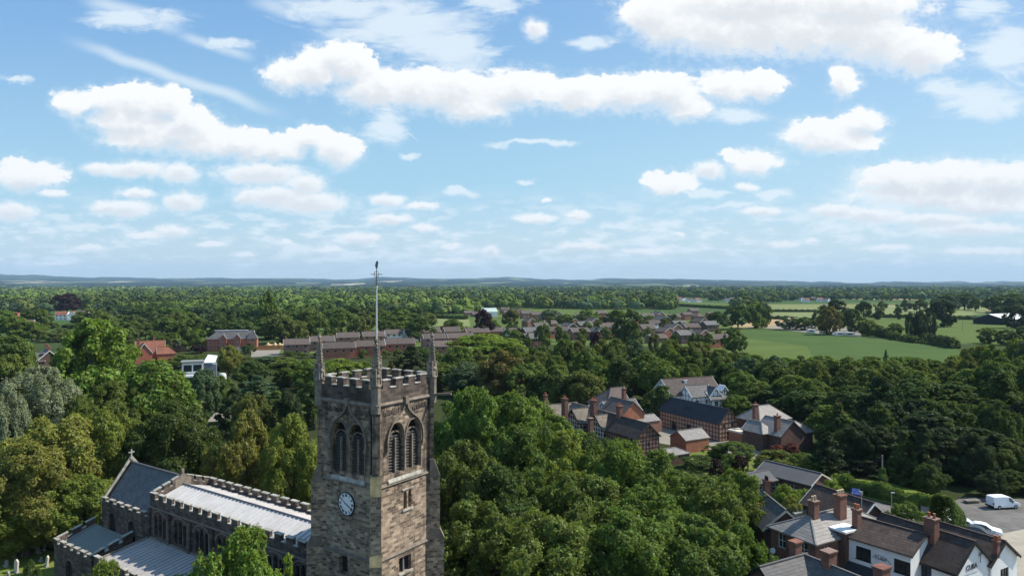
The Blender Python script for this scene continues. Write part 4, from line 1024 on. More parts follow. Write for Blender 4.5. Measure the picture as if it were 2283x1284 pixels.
P_ = at_z(1776, 1131, 2.4); o = tag(empty('garden_shed', (P_.x, P_.y, 0), GY), 'little garden shed with flat grey roof among bright bushes', 'shed')
block(o, 2.6, 2.0, 2.0, 2.3, M_CREAM, M_LEADG, wins=[('f', .8, .8, .7, .8)], ov=.15)
# --- courthouse: long half-timbered hall
c0 = Vector((43.4, 144.8, 0)); Lc, Wc = 18.6, 5.4
ct = c0 + E_*Wc/2 + D_*Lc/2
o = tag(empty('timbered_hall', ct, YD), 'long half-timbered brick hall with plain blue-black roof and two skylights', 'hall')
M_NOGG = m_brick('brick_nogging', (0.42,0.24,0.16), (0.34,0.19,0.13), (0.42,0.33,0.26), var=.2)
block(o, Lc, Wc, 3.8, 6.45, M_NOGG, M_TILEB, verge=M_TIMBER, frame=M_TIMBER, timber=(.92, M_TIMBER), wins=[('r', 1.4, 2.85, .5, .7), ('r', 3.95, 2.85, .5, .7), ('r', 2.7, .3, .8, 1.6), ('r', 3.9, 1.2, .5, .7), ('f', 4.8, .2, 1.5, 1.7), ('f', 9.6, .2, 1.5, 1.9)], reveal=.1)
for xx in (-2.1, -.6):
    q = MB(); sl_ = (6.45 - 3.8)/(Wc/2); y_a, y_b = -1.7, -1.0
    q.add([(xx - .4, y_a, 6.45 + y_a*sl_ + .23), (xx + .4, y_a, 6.45 + y_a*sl_ + .23), (xx + .4, y_b, 6.45 + y_b*sl_ + .23), (xx - .4, y_b, 6.45 + y_b*sl_ + .23)], [(0, 1, 2, 3)])
    sk = q.build('skylight', M_BLACK, o); q = MB()
    for a_, b_ in (((xx - .4, y_a), (xx + .4, y_a)), ((xx + .4, y_a), (xx + .4, y_b)), ((xx + .4, y_b), (xx - .4, y_b)), ((xx - .4, y_b), (xx - .4, y_a))):
        q.bar((a_[0], a_[1], 6.45 + a_[1]*sl_ + .24), (b_[0], b_[1], 6.45 + b_[1]*sl_ + .24), .05, .06)
    q.build('skylight_frame', M_TIMBER, sk)
q = MB()
for k in range(9): q.box(Lc/2 + .02, Lc/2 + .07, -Wc/2 + .1, Wc/2 - .1, .0, .001)
# --- small brick outbuilding and grey lean-to, red-walled flat building
c0 = Vector((34.0, 134.8, 0)); o = tag(empty('brick_outbuilding', c0 + E_*3 + D_*2.3, GY), 'small orange-brick outbuilding with grey roof in front of the timbered hall', 'outbuilding')
block(o, 6.0, 4.6, 2.45, 3.85, M_BRICKO, M_SLATEL, verge=None, ov=.12)
P_ = at_z(1500, 1001, 2.3); o = tag(empty('lean_to', (P_.x, P_.y, 0), GY), 'low pale grey-roofed lean-to left of the orange-brick outbuilding', 'outbuilding')
block(o, 5.0, 3.6, 1.6, 2.4, M_BRICKD, M_SLATEL, hip='r', verge=None, ov=.12)
P_ = at_z(1651, 958, 2.9); o = tag(empty('flat_annexe', (P_.x, P_.y, 0), GY), 'red-brick annexe with cream flat roof right of the timbered hall gable', 'annexe')
q = MB(); q.box(-1.4, 1.4, -1.8, 1.8, 0, 2.5); q.build('wall', M_BRICKO, o); q = MB(); q.box(-1.6, 1.6, -2, 2, 2.5, 2.85); q.build('roof', M_CREAM, o)
q = MB(); q.box(-.9, .2, -1.86, -1.8, .9, 1.8); q.build('window', M_GLASS, o)
# --- white half-timbered house behind
c, yw_, L_ = from_ridge((1476, 846.5), (1585, 840), 8.4)
o = tag(empty('tudor_house', (c.x, c.y, 0), yw_), 'white black-timbered house with grey-brown roofs standing behind the long hall', 'house')
TB = (1.25, M_BLACK, .09)
block(o, L_, 8.5, 5.0, 8.4, M_RENDER, M_TILEG, timber=TB, verge=M_WHITE)
def sub_at(px, py, z): return to_local(o, at_z(px, py, z))
x_, y_ = sub_at(1550, 858, 7.4); block(o, 6.6, 5.4, 5.0, 7.3, M_RENDER, M_SLATE, ox=x_, oy=y_ - .5, timber=TB, wins=[('f', 1.6, 3.0, 1.2, 1.1), ('f', 4.8, 3.0, 1.2, 1.1)])
x_, y_ = sub_at(1580, 862, 7.0); block(o, 4.6, 3.6, 5.0, 7.0, M_RENDER, M_SLATE, ox=x_ + .3, oy=y_, ang=R(-90), timber=TB, wins=[('r', 1.8, 3.0, 1.2, 1.1)])
x_, y_ = sub_at(1594, 871, 6.0); block(o, 5.6, 4.4, 4.3, 6.0, M_RENDER, M_SLATE, ox=x_, oy=y_, timber=TB, hip='r', wins=[('f', 1.6, 2.6, 1.2, 1.1), ('f', 3.9, 2.6, 1.2, 1.1)])
x_, y_ = sub_at(1610, 866, 6.2); block(o, 1.8, 1.6, 6.0, 6.9, M_RENDER, M_WHITE, ox=x_, oy=y_, ang=R(-90), timber=(.8, M_BLACK)); chim_px(o, 1527, 857, 7.0, .8, .7, 1.2, 2, M_WHITE)
# --- old hall among the trees
hl = tag(empty('old_manor', (25.6, 130.0, 0), YD), 'rambling old timbered manor with stone-tiled gables and many tall brick chimneys', 'manor')
def hp(x, y): return to_local(hl, (x, y))
Lm = 13.4; x_, y_ = -Lm/2, 0
block(hl, Lm, 5.4, 4.3, 6.7, M_BRICKP, M_TILE, ox=x_, oy=y_, timber=(.75, M_TIMBER), verge=M_TIMBER, frame=M_WHITE, wins=[('r', 2.7, 2.4, .9, 1.0)])
M_STAX = m_brick('stone_slate_roof', (0.20,0.17,0.135), (0.15,0.125,0.10), (0.08,0.07,0.06), w=.5, h=.25, ms=.02, var=.3)
for (ax_, ay_, Lw) in ((16.8, 139.0, 6.0), (12.8, 146.0, 6.0)):
    x_, y_ = hp(ax_ + E_.x*Lw/2, ay_ + E_.y*Lw/2); block(hl, Lw, 5.0, 4.2, 6.5, M_TIMBER, M_STAX, ox=x_, oy=y_, ang=R(90), timber=(.9, M_CREAM), verge=M_TIMBER)
x_, y_ = hp(17.5, 146.5); block(hl, 16.0, 5.5, 4.2, 6.6, M_BRICKD, M_STAX, ox=x_, oy=y_, verge=M_TIMBER)
x_, y_ = hp(10.5, 153.0); block(hl, 9.0, 5.0, 4.4, 6.4, M_BRICKP, M_STAX, ox=x_, oy=y_, ang=R(90), verge=M_TIMBER)
for (px, py, zb, w, h, n) in ((1381, 932, 6.4, 1.25, 2.5, 2), (1259, 918, 6.3, 1.5, 2.9, 2), (1323, 919, 6.3, 1.6, 2.6, 2), (1317, 968, 4.0, .9, 3.2, 0), (1216, 900, 6.5, .9, 2.0, 2)):
    P_ = at_z(px, py, zb); xx, yy = hp(P_.x, P_.y); chimney(hl, xx, yy, w, .9, zb - 2.5, zb + h, n)
for (px, py, zb, r_) in ((1312, 975, 2.6, 1.4), (1353, 962, 3.2, .6)):
    P_ = at_z(px, py, zb); xx, yy = hp(P_.x, P_.y); q = MB(); q.tube([(xx, yy, 0), (xx, yy, zb - .5), (xx, yy, zb - .1), (xx, yy, zb + .3)], [r_, r_, r_*.8, .1], 10); q.build('bay_window', M_WHITE, hl)
# buildings behind the manor
P_ = Vector((26.7, 152.0, 0)); o = tag(empty('gabled_cottage', P_ + D_*4, YD), 'orange-brick cottage with broad plain gable behind the old manor', 'cottage')
block(o, 8, 6.2, 4.4, 7.0, M_BRICKO, M_TILEG, verge=None); P2_ = to_local(o, at_z(1391, 897, 6.0)); chimney(o, P2_[0], P2_[1], .9, .8, 4.5, 9.3, 1, M_BRICK, M_POTC)
P_ = at_z(1358, 868, 7.6); o = tag(empty('slate_roofed_house', (P_.x, P_.y, 0), GY), 'house with broad plain slate roofs behind the manor, trees around it', 'house')
block(o, 7, 8.0, 4.4, 7.8, M_RENDER, M_TILEG, hip='l', timber=(1.0, M_BLACK)); block(o, 9, 5.5, 3.6, 5.8, M_RENDER, M_SLATE, ox=-1.0, oy=-5, timber=(1.0, M_BLACK))
P_ = at_z(1428, 930, 3.3); o = tag(empty('low_outbuilding', (P_.x, P_.y, 0), GY), 'low grey-roofed outbuilding beside the orange-brick cottage', 'outbuilding')
block(o, 7.0, 4.4, 2.6, 3.6, M_BRICKP, M_SLATEL, ov=.15, verge=M_WHITE)
P_ = at_z(1465, 941, 2.2); o = tag(empty('boarded_fence', (P_.x, P_.y, 0), GY), 'short stretch of pinkish boarded fence left of the timbered hall', 'fence')
q = MB()
for k in range(12): q.box(-1.2 + k*.22, -1.01 + k*.22, -.04, .04, 0, 2.4)
q.build('boards', M_BRICKP, o); q = MB(); q.box(-1.3, 1.5, .04, .12, 1.9, 2.05); q.box(-1.3, 1.5, .04, .12, .5, .65); q.build('rail', M_TIMBER, o)
# --- modern brick house with hips
o = tag(empty('modern_house', (55.5, 148.5, 0), GY), 'modern dark-brick house with several pale hipped roofs and brick chimneys', 'house')
block(o, 9.5, 6.2, 4.2, 6.7, M_BRICKD, M_SLATEL, hip='lr', ox=-.2, oy=1.5); 
x_, y_ = to_local(o, at_z(1751, 938, 5.9)); block(o, 6.5, 6.6, 3.5, 6.0, M_BRICKD, M_SLATEL, ox=x_, oy=y_ + 1.5, ang=R(-90), verge=M_TIMBER)
x_, y_ = to_local(o, at_z(1702, 943, 5.2)); block(o, 5.0, 4.0, 3.6, 5.2, M_BRICKD, M_SLATEL, ox=x_, oy=y_ + 1.0, ang=R(-90), hip='r', wins=[('l', 2, 2, .6, 1.0)])
x_, y_ = to_local(o, at_z(1778, 944, 5.0)); block(o, 6.0, 4.5, 3.4, 5.1, M_BRICKD, M_SLATEL, ox=x_, oy=y_ + 1.0, hip='r')
x_, y_ = to_local(o, at_z(1733, 962, 4.0)); chimney(o, x_, y_, 1.2, .8, 0, 7.2, 1); x_, y_ = to_local(o, at_z(1684, 920, 6.0)); chimney(o, x_, y_, 1.1, .8, 4, 7.8, 1)
P_ = at_y(1865, 905, 175); o = tag(empty('hidden_house', (P_.x, P_.y, 0), GY), 'orange-brick gable wall glimpsed between the dark trees on the right', 'house')
block(o, 6, 5, 3.2, 5.0, M_BRICKO, M_TILER)
# ------------------------------------------------------------------ far houses
def simple_house(root, L, W, ze, zr, wall, roof, chim=1, wmat=M_WHITE, rows=2, nw=3, hip='', glass=M_GLASS):
    wo_, ro = block(root, L, W, ze, zr, wall, roof, hip=hip, verge=M_WHITE, ov=.35)
    for s_ in 'fr':
        O, U_, wd = frames(L, W)[s_]; N = U_.cross(Z3); n = nw if s_ == 'f' else 1; z_lift = 1.9 if rows == 1 and ze > 4 else 0
        for i in range(n):
            for j in range(rows):
                u = (i + .5)*wd/n; z = .9 + j*2.5 + z_lift
                if z + 1.1 > ze + .1: continue
                w_ = MB(); w_.obox(O + U_*(u - .68) + Z3*z + N*.02, U_*1.36, -N*.05, Z3*1.14); wf = w_.build('window', wmat, root)
                p_ = MB(); p_.obox(O + U_*(u - .6) + Z3*(z + .08) + N*.05, U_*1.2, -N*.06, Z3*.98); p_.build('pane', glass, wf)
    for k in range(chim): chimney(root, -L/2 + .8 + k*(L - 1.6), 0, .6, .6, zr - .6, zr + .8, 1)
protos = {}
def copy_tree(o, parent=None):
    c_ = o.copy(); C.objects.link(c_)
    if parent is not None: c_.parent = parent
    for ch_ in list(o.children): copy_tree(ch_, c_)
    return c_
def far_house(kind, pos, yaw, label, group, scale=1.0, name='brick_house', cat='house'):
    if kind not in protos:
        r_ = empty(name, (0, 0, 0)); simple_house(r_, *KINDS[kind]); protos[kind] = r_; o = r_
    else: o = copy_tree(protos[kind]); o.name = name
    o.location = pos; o.rotation_euler = (0, 0, yaw); o.scale = (scale, scale, 1 if scale > .95 else scale)
    return tag(o, label, cat, group)
KINDS = {
 'pair': (11.5, 7.5, 4.8, 7.2, M_BRICKP, M_TILEG, 2, M_CREAM, 2, 3),
 'long': (14.0, 7.5, 4.6, 6.9, M_BRICKO, M_TILEG, 2, M_CREAM, 1, 4),
 'orange': (9.0, 7.5, 5.0, 7.3, M_BRICKO, M_TILEG, 1, M_WHITE, 2, 3),
 'pink': (9.5, 8.0, 5.0, 7.6, M_BRICKP, M_TILEG, 1, M_WHITE, 2, 3),
 'white': (9.5, 7.5, 4.8, 7.0, M_RENDER, M_TILEG, 1, M_WHITE, 2, 3),
 'grey': (10.0, 8.0, 4.9, 7.4, M_BRICKD, M_SLATE, 1, M_WHITE, 2, 3),
 'hip': (9.0, 8.5, 5.0, 7.5, M_BRICKO, M_TILEG, 0, M_WHITE, 2, 3, 'lr'),
 'redroof': (10.0, 8.0, 5.0, 8.0, M_RENDER, M_TILER, 1, M_WHITE, 2, 3),
 'bung': (10.0, 7.5, 2.8, 5.0, M_BRICKP, M_TILEG, 1, M_WHITE, 1, 3)}
def hbase(px, base): return at_z(px, base, 0)
TERR = [(661,789,'pair','pink-brick terrace pair at the left end of the back terrace'),(718,781,'pair','second brick pair from the left in the back terrace'),(775,771,'pair','brick pair of the back terrace seen above the tower, left of the flagpole'),(832,768,'pair','brick pair of the back terrace just behind the flagpole'),
 (755,797,'long','orange-brick row in front of the back terrace, left of the near pinnacle'),(822,792,'long','orange-brick row in the front terrace crossed by the flagpole foot'),(890,786,'long','orange-brick row of the front terrace, right of the flagpole'),
 (876,762,'white','left of two white-walled houses right of the flagpole'),(919,760,'white','right of two white-walled houses right of the flagpole'),(961,758,'pink','brown-roofed house just right of the two white-walled ones'),(966,774,'pair','brown-roofed pair right of the flagpole behind the right pinnacle'),
 (1006,757,'pink','brown-roofed house at the left end of the long roofs'),(1024,771,'long','leftmost of the long grey-brown roofs above the bright trees'),(1062,757,'long','middle of the long grey-brown roofs, left of the purple tree'),(1094,755,'long','rightmost of the long grey-brown roofs, right of the purple tree'),
 (984,795,'orange','small brown-roofed house right of the tower pinnacle'),(1142,757,'white','white-fronted house among the roofs right of the purple tree'),(1182,757,'grey','dark-gabled house right of the white-fronted one'),(1186,774,'grey','dark-roofed house in front of the dark-gabled one')]
for i, (px, b_, k, lab) in enumerate(TERR):
    far_house(k, hbase(px, b_), R(20 if k != 'grey' else 30), lab, 'terraced houses behind the tower', 1.0, 'terraced_house')
EST = [(1225,737,'orange',0),(1243,753,'long',0),(1268,745,'grey',1),(1214,715,'pink',1),(1194,713,'orange',0),(1172,710,'pink',0),(1155,704,'orange',1),(1133,709,'pink',0),(1251,722,'grey',0),(1275,731,'orange',1),(1301,740,'grey',0),(1291,719,'orange',0),(1321,731,'pink',1),(1350,744,'pair',0),(1334,757,'grey',1),(1358,719,'hip',0),(1376,753,'orange',0),
 (1442,717,'pair',0),(1467,713,'pink',1),(1456,735,'white',0),(1478,725,'grey',1),(1502,719,'pink',0),(1530,713,'orange',0),(1556,717,'hip',1),(1512,738,'grey',0),(1538,745,'pair',0),(1560,731,'pink',1),(1580,739,'grey',0),(1482,757,'orange',1),(1462,764,'bung',0),(1595,774,'long',0),(1560,763,'orange',1),(1524,765,'grey',0),(1441,749,'pink',0),(1500,748,'pink',1),(1125,700,'orange',0),(1045,703,'bung',0),(1062,706,'bung',0),(1180,731,'pink',1),(1205,745,'pink',0),(1290,757,'pair',0),(1545,703,'pink',0),(1586,712,'orange',0),(1420,727,'orange',1),(1240,712,'pink',1),(1310,711,'pink',0),(1340,709,'orange',0)]
ORDW = ['first','second','third','fourth','fifth','sixth','seventh','eighth','ninth','tenth','eleventh','twelfth','thirteenth','fourteenth','fifteenth','sixteenth','seventeenth','eighteenth','nineteenth','twentieth']
def ordw(k): return ORDW[k] if k < 20 else 'number %d' % (k + 1)
KN = {'orange': 'orange-brick', 'pink': 'pink-brick', 'long': 'long orange-brick', 'grey': 'dark slate-roofed', 'pair': 'wide pink-brick', 'hip': 'hip-roofed', 'white': 'white-walled', 'bung': 'single-storey', 'redroof': 'red-roofed'}
cnt = {}
for (px, b_, k, rot) in sorted(EST):
    cnt[k] = cnt.get(k, 0) + 1
for (px, b_, k, rot) in sorted(EST):
    cnt.setdefault(k + '_n', 0); n_ = cnt[k + '_n']; cnt[k + '_n'] += 1
    far_house(k, hbase(px, b_), R(24) if not rot else R(-62), '%s house on the estate, %s of its kind from the left' % (KN[k], ordw(n_)), 'houses of the brown-roofed estate', 1.0, 'estate_house')
rv = random.Random(9)
for k, px in enumerate([1440,1451,1462,1478,1492,1503,1513,1524,1535,1546,1556,1622,1633,1645,1655,1664,1712,1785,1797,1812,1828,1844]):
    kind = rv.choice(['white', 'redroof', 'pink', 'white']); far_house(kind, hbase(px, rv.uniform(670, 675)), R(rv.choice([10, 24, -62])), '%s house in the far village below the skyline, %s from the left' % (KN[kind], ordw(k)), 'houses of the far village', 1.0, 'village_house')
# left side houses
o = tag(empty('apartment_block', (at_z(516, 780, 0).x, at_z(516, 780, 0).y, 0), R(12)), 'large three-storey red-brick villa with grey roof, front gables and corner turret', 'apartment block')
M_BRR = m_brick('bright_red_brick', (0.42,0.115,0.06), (0.34,0.10,0.055), (0.34,0.2,0.15), var=.15)
ws = [('f', 1.6 + i*3.6, z, 1.3, 1.3) for i in range(6) for z in (1.0, 3.2)]
block(o, 21.5, 9.0, 5.9, 9.6, M_BRR, M_SLATE, hip='l', wins=ws, ov=.3)
for xx in (-3.0, 3.6): block(o, 3.4, 3.4, 6.2, 8.4, M_BRR, M_SLATE, ox=xx, oy=-4.0, ang=R(-90), wins=[('r', 1.7, 4.6, 1.3, 1.1), ('r', 1.7, 2.2, 1.3, 1.3)], shut='l')
block(o, 4.6, 4.6, 6.2, 9.9, M_BRR, M_SLATE, hip='lr', ox=10.6, oy=-3.2, wins=[('f', 2.3, 4.4, 1.5, 1.2), ('f', 2.3, 1.8, 1.5, 1.3)])
q = MB(); q.box(-8, 8, -.6, .6, 9.65, 9.95); q.build('roof_light', M_WHITE, o)
q = MB(); q.box(3.5, 10, -6.5, -5.2, 0, 1.6); q.build('boundary_wall', M_CREAM, o)
o = tag(empty('red_tiled_house', (at_z(335, 806, 0).x, at_z(335, 806, 0).y, 0), R(30)), 'big house with steep red-tiled roofs and tall chimneys, half behind trees', 'house')
block(o, 11, 7, 4.6, 8.8, M_BRR, M_TILER); block(o, 8, 6, 4.4, 8.2, M_BRR, M_TILER, ox=-2.5, oy=-2.5, ang=R(-90)); block(o, 7, 5.5, 3.6, 6.0, M_BRR, M_TILER, ox=6, oy=-2.5, hip='r')
chimney(o, -4.6, -3.0, 1.0, .9, 4, 9.8, 2); chimney(o, 1.5, .5, 1.0, .9, 7, 10.2, 2); q = MB(); q.box(3.2, 4.6, -3.3, -3.2, 1.2, 2.6); q.build('window', M_WHITE, o)
o = tag(empty('dark_slate_house', (at_z(106, 828, 0).x, at_z(106, 828, 0).y, 0), R(-50)), 'dark slate-roofed house with red chimneys between the trees on the left', 'house')
block(o, 11, 6.5, 5.2, 8.2, M_BRICKD, M_SLATE, wins=[('f', 3, 3, 1, 1.4), ('f', 7, 3, 1, 1.4)]); block(o, 5, 5, 4.6, 7.4, M_BRICKD, M_SLATE, ox=3, oy=-4, ang=R(-90)); chimney(o, -3.5, 0, 1.2, .9, 7, 10, 3); chimney(o, 2, 0, 1.3, .9, 7, 9.8, 3); chimney(o, 5, 0, 1.1, .9, 7, 9.6, 2)
for (px, Y, k, yw2, lab) in ((140, 640, 'redroof', 10, 'white house under bright orange-red roof, below the copper beech'), (164, 640, 'redroof', -70, 'second orange-red-roofed house, beside the first below the copper beech'), (182, 620, 'grey', 20, 'dark-roofed white-windowed house right of the orange-red roofs'),
                             (232, 610, 'pink', 20, 'brown-roofed house among trees, upper left'), (246, 570, 'hip', 20, 'lower brown hipped roof beside the brown-roofed house, upper left'), (188, 690, 'white', 15, 'white speck of a house right of the copper beech'), (388, 345, 'bung', 15, 'low cream house behind the bright trees, left of the white modern house'), (60, 500, 'orange', 20, 'orange-brick house with tall red chimney at the far left')):
    P_ = at_y(px, 700, Y); far_house(k, (P_.x, P_.y, 0), R(yw2), lab, None, 1.0, 'detached_house')
P_ = at_y(58, 700, 498); q = empty('brick_chimney_stack', (P_.x - 3, P_.y - 5, 0)); q2 = MB(); q2.box(-1.3, 1.3, -1, 1, 0, 12); q2.box(-1.5, 1.5, -1.2, 1.2, 12, 12.6); q2.build('stack', M_BRR, q)
q3 = MB(); q3.tube([(0, 0, 12.6), (0, 0, 13.4)], [.3, .25], 8); q3.build('chimney_pot', M_POT, q); tag(q, 'tall broad red-brick chimney stack at far left', 'chimney')
P_ = at_y(447, 830, 232); o = tag(empty('modern_white_house', (P_.x, P_.y, 0), R(22)), 'modern white flat-roofed house with large windows among trees', 'house')
q = MB(); q.wall(Vector((-5.5, -3, 0)), X3, Z3, rect(0, 6.5, 0, 7.2), [rect(.5, 3, 4.2, 6.4), rect(3.4, 6, 4.2, 6.4), rect(.5, 6, 1, 3.2)], .3); q.box(-5.5, 1, -2.6, 3, 0, 7.2); w1 = q.build('wall', M_RENDER, o)
q = MB(); q.box(1, 5, -2, 4, 0, 6.2); q.build('wall', m_plain('blue_grey_cladding', (.18, .21, .25), .7, .1), o)
q = MB(); q.box(-5.9, 1.3, -3.5, 3.3, 7.2, 7.5); q.build('flat_roof', M_LEADG, o); q = MB(); q.add([(.9, -2.3, 6.9), (4.6, -2.6, 6.9), (5.2, 3.6, 8.6), (2.2, 4.2, 9.0), (.9, -2.3, 6.75), (4.6, -2.6, 6.75), (5.2, 3.6, 8.45), (2.2, 4.2, 8.85)], [(0, 1, 2, 3), (7, 6, 5, 4), (0, 4, 5, 1), (1, 5, 6, 2), (2, 6, 7, 3), (3, 7, 4, 0)]); q.build('white_roof', m_plain('pale_membrane', (.6, .61, .62), .7, .1), o)
q = MB(); q.box(-5.2, .5, -2.78, -2.7, 1, 6.6); q.build('window', M_GLASS, o)
q = MB(); q.tube([(6.8, -2.5, 0), (6.8, -2.5, 2.4), (6.8, -2.5, 3.1), (6.8, -2.5, 3.3)], [1.3, 1.3, 1.0, .2], 14); q.build('conservatory', m_plain('dull_white', (.5, .52, .53), .6, .15), o); q = MB(); q.box(-4.8, 0, -5.5, -3.6, 2.6, 3.2); q.build('terrace', M_WHITE, o)
P_ = at_y(605, 785, 348); o = tag(empty('timber_hoarding', (P_.x, P_.y, 0), R(14)), 'orange-brown timber hoarding beside the brick villa', 'fence')
q = MB()
for k in range(30): q.box(-6.5 + k*.42, -6.14 + k*.42, -.05, .05, 0, 2.3)
q.build('boards', m_plain('orange_timber', (.36, .16, .06), .9, .25, 2), o); q = MB(); q.box(-6.5, 6.1, .05, .15, 1.8, 2.0); q.build('rail', M_TIMBER, o)
sp_ = MB()
for k in range(9): sp_.tube([(P_.x - 5 + k*1.2, P_.y + 6, 0), (P_.x - 5 + k*1.2, P_.y + 6, 1.4 + .9*math.sin(k*1.9)**2), (P_.x - 5 + k*1.2, P_.y + 6, 2.2 + 1.2*math.sin(k*1.9)**2)], [1.8, 1.0, .15], 9)
tag(sp_.build('spoil_heap', m_plain('pale_sand', (.52, .40, .22), .95, .2, 1), None), 'pale sandy spoil heap behind the timber hoarding', 'spoil heap')
P_ = at_y(1052, 780, 322); o = tag(empty('white_glasshouse', (P_.x, P_.y, 0), R(22)), 'row of white glasshouses half hidden by bright trees', 'glasshouse')
for k in range(3): block(o, 3.8, 3.0, 2.6, 3.9, M_RENDER, M_WHITE, ox=-4.5 + k*4.3, ang=R(-90), ov=.1, verge=None)
P_ = at_y(1090, 700, 700); o = tag(empty('school_hall', (P_.x, P_.y, 0), R(16)), 'pale green-roofed hall with white gable at the estate edge', 'hall')
block(o, 15, 11, 5.5, 9.0, M_RENDER, m_plain('pale_green_metal', (.42, .5, .46), .6, .08), wins=[('f', 3, 1.5, 2, 2), ('f', 8, 1.5, 2, 2)])
P_ = at_z(2205, 723, 0); bl = 38; o = tag(empty('farm_barn', (P_.x + math.cos(R(28))*bl/2, P_.y + math.sin(R(28))*bl/2, 0), R(28)), 'large black farm barn with pale metal roof at the right edge', 'barn')
block(o, bl, 25, 4.4, 8.3, M_BLACK, M_WHITE, verge=M_METAL, ov=.3)
for k, (px, py, wd) in enumerate(((1925, 643, 10), (2180, 646, 14), (2165, 646, 6), (1808, 649, 16), (2270, 653, 22), (1150, 631, 20), (955, 668, 10), (100, 622, 20), (210, 645, 5))):
    Y = 33*1540/(py + 3 - PY0) if py > 640 else 4000; P_ = at_y(px, py, Y); far_house('white', (P_.x, P_.y, 0), R(10), 'distant pale building below the skyline, %s from the left' % ordw(sorted([1925,2180,2165,1808,2270,1150,955,100,210]).index(px)), 'distant farm buildings', max(1.0, wd*Y/1540/10), 'farm_building', 'farm building')
# ------------------------------------------------------------------ trees
def prof(kind, h):
    if kind == 'round': return np.sqrt(np.clip(1 - (2*h**0.85 - 1)**2, 0, 1)) * (0.9 + .1*h)
    if kind == 'tall': return np.clip(np.sin(np.pi * h**0.75), 0, 1)**0.7
    if kind == 'spread': return np.clip(1 - np.abs(2*h**1.0 - .9)**2.4, 0, 1)**.6
    if kind == 'cone': return (1 - h)**0.85 * .95 + .05
    if kind == 'column': return np.clip(1 - (2*h**1.1 - 1)**4, 0, 1)**.5 * (1 - .35*h)
    if kind == 'cedar': return (.45 + .55*np.sin(h*17)**2) * (1 - h**2.5) 
    if kind == 'pine': return np.clip(np.sin(np.pi*np.clip(.22 + .78*h, 0, 1)), 0, 1)**.7 * (.78 + .22*np.sin(h*13)**2)
def crown_mesh(name, kind, seed, nclump, nleaf, leaf, R0=6.0, z0=2.6, z1=14.0, cr=(.17, .30), squash=1.0, jag=.16):
    rs = np.random.RandomState(seed); Hc = z1 - z0
    h = rs.rand(nclump)**(.80); az = rs.rand(nclump)*2*np.pi
    lob = 1 + jag*np.sin(az*3 + seed) + jag*.8*np.sin(az*5 + seed*2.3 + h*4) + rs.randn(nclump)*jag*.5
    rad = prof(kind, h) * R0 * lob * np.where(rs.rand(nclump) < .8, .68 + .22*rs.rand(nclump), .2 + .4*rs.rand(nclump))
    rc = (cr[0] + (cr[1] - cr[0])*rs.rand(nclump)) * R0 * (.55 + .45*prof(kind, h))
    zc = z0 + rc*.5*squash + h*(Hc - rc*squash*1.15)
    cen = np.stack([rad*np.cos(az), rad*np.sin(az), zc], 1)
    w = rc**2; w = w/w.sum(); idx = rs.choice(nclump, nleaf, p=w)
    d = rs.randn(nleaf, 3); d /= np.linalg.norm(d, axis=1)[:, None]
    out = cen[idx] - np.array([0, 0, z0 + Hc*.42]); out /= (np.linalg.norm(out, axis=1)[:, None] + 1e-6)
    bad = (d*out).sum(1) < -.25; d[bad] *= -1
    rr = rc[idx] * (.72 + .36*rs.rand(nleaf)**.7); rr *= 1 + .30*np.sin(d[:, 0]*7 + idx)*np.sin(d[:, 2]*6 + idx*1.7)*(1 + .6*np.sin(d[:, 1]*13 + idx))
    pos = cen[idx] + d*rr[:, None]*np.array([1, 1, squash])
    n = d*.75 + rs.randn(nleaf, 3)*.45 + np.array([0, 0, .25]); n /= np.linalg.norm(n, axis=1)[:, None]
    t = np.cross(n, rs.randn(nleaf, 3)); t /= np.linalg.norm(t, axis=1)[:, None]; b = np.cross(n, t)
    s = leaf*(.6 + .8*rs.rand(nleaf))[:, None]
    k = .12*s*n
    V_ = np.stack([pos + t*s, pos + b*s*.62 + k, pos - t*s*.9, pos - b*s*.62 - k], 1).reshape(-1, 3)
    me = np_mesh(name, V_, 4, M_LEAF); return me, cen, rc
def trunk_mesh(name, cen, rc, z0, z1, seed, conifer=False):
    rs = random.Random(seed); m = MB(); top = z0 + (z1 - z0)*(.9 if conifer else .55)
    m.tube([(0, 0, -.1), (.05, 0, .5), (.1, .05, z0), (rs.uniform(-.3, .3), rs.uniform(-.3, .3), (z0 + top)/2), (rs.uniform(-.4, .4), rs.uniform(-.4, .4), top)], [.55, .40, .33, .24, .08], 8)
    for i in rs.sample(range(len(cen)), min(9, len(cen))):
        c_ = cen[i]; zb = z0 + (min(c_[2], top) - z0)*rs.uniform(.1, .6)
        m.tube([(0, 0, zb), (c_[0]*.4, c_[1]*.4, zb + (c_[2] - zb)*.55), (c_[0]*.9, c_[1]*.9, c_[2])], [.17, .11, .04], 5)
    me_o = m.build('trunk', M_BARK); me = me_o.data; bpy.data.objects.remove(me_o); return me
ARCH = {}
def arch_tree(key, kind, seed, nclump, nleaf, leaf, **kw):
    me, cen, rc = crown_mesh('crown', kind, seed, nclump, nleaf, leaf, **kw)
    tr = trunk_mesh('trunk', cen, rc, kw.get('z0', 2.6), kw.get('z1', 14.0), seed, kind in ('cone', 'column', 'pine', 'cedar'))
    ARCH.setdefault(key, []).append((me, tr))
for s_ in (1, 2, 3, 4): arch_tree('round_hi', 'round', s_, 100, 66000, .16, cr=(.10, .32), jag=.26, z0=1.4, squash=1.12)
for s_ in (5, 6, 7): arch_tree('tall_hi', 'tall', s_, 95, 56000, .16, cr=(.10, .30), jag=.26, z0=1.2, squash=1.15)
for s_ in (11, 12, 13, 14): arch_tree('round_mid', 'round', s_, 80, 16000, .29, cr=(.15, .28), z0=1.0)
for s_ in (15, 16): arch_tree('tall_mid', 'tall', s_, 70, 14000, .29, cr=(.15, .27), z0=.8)
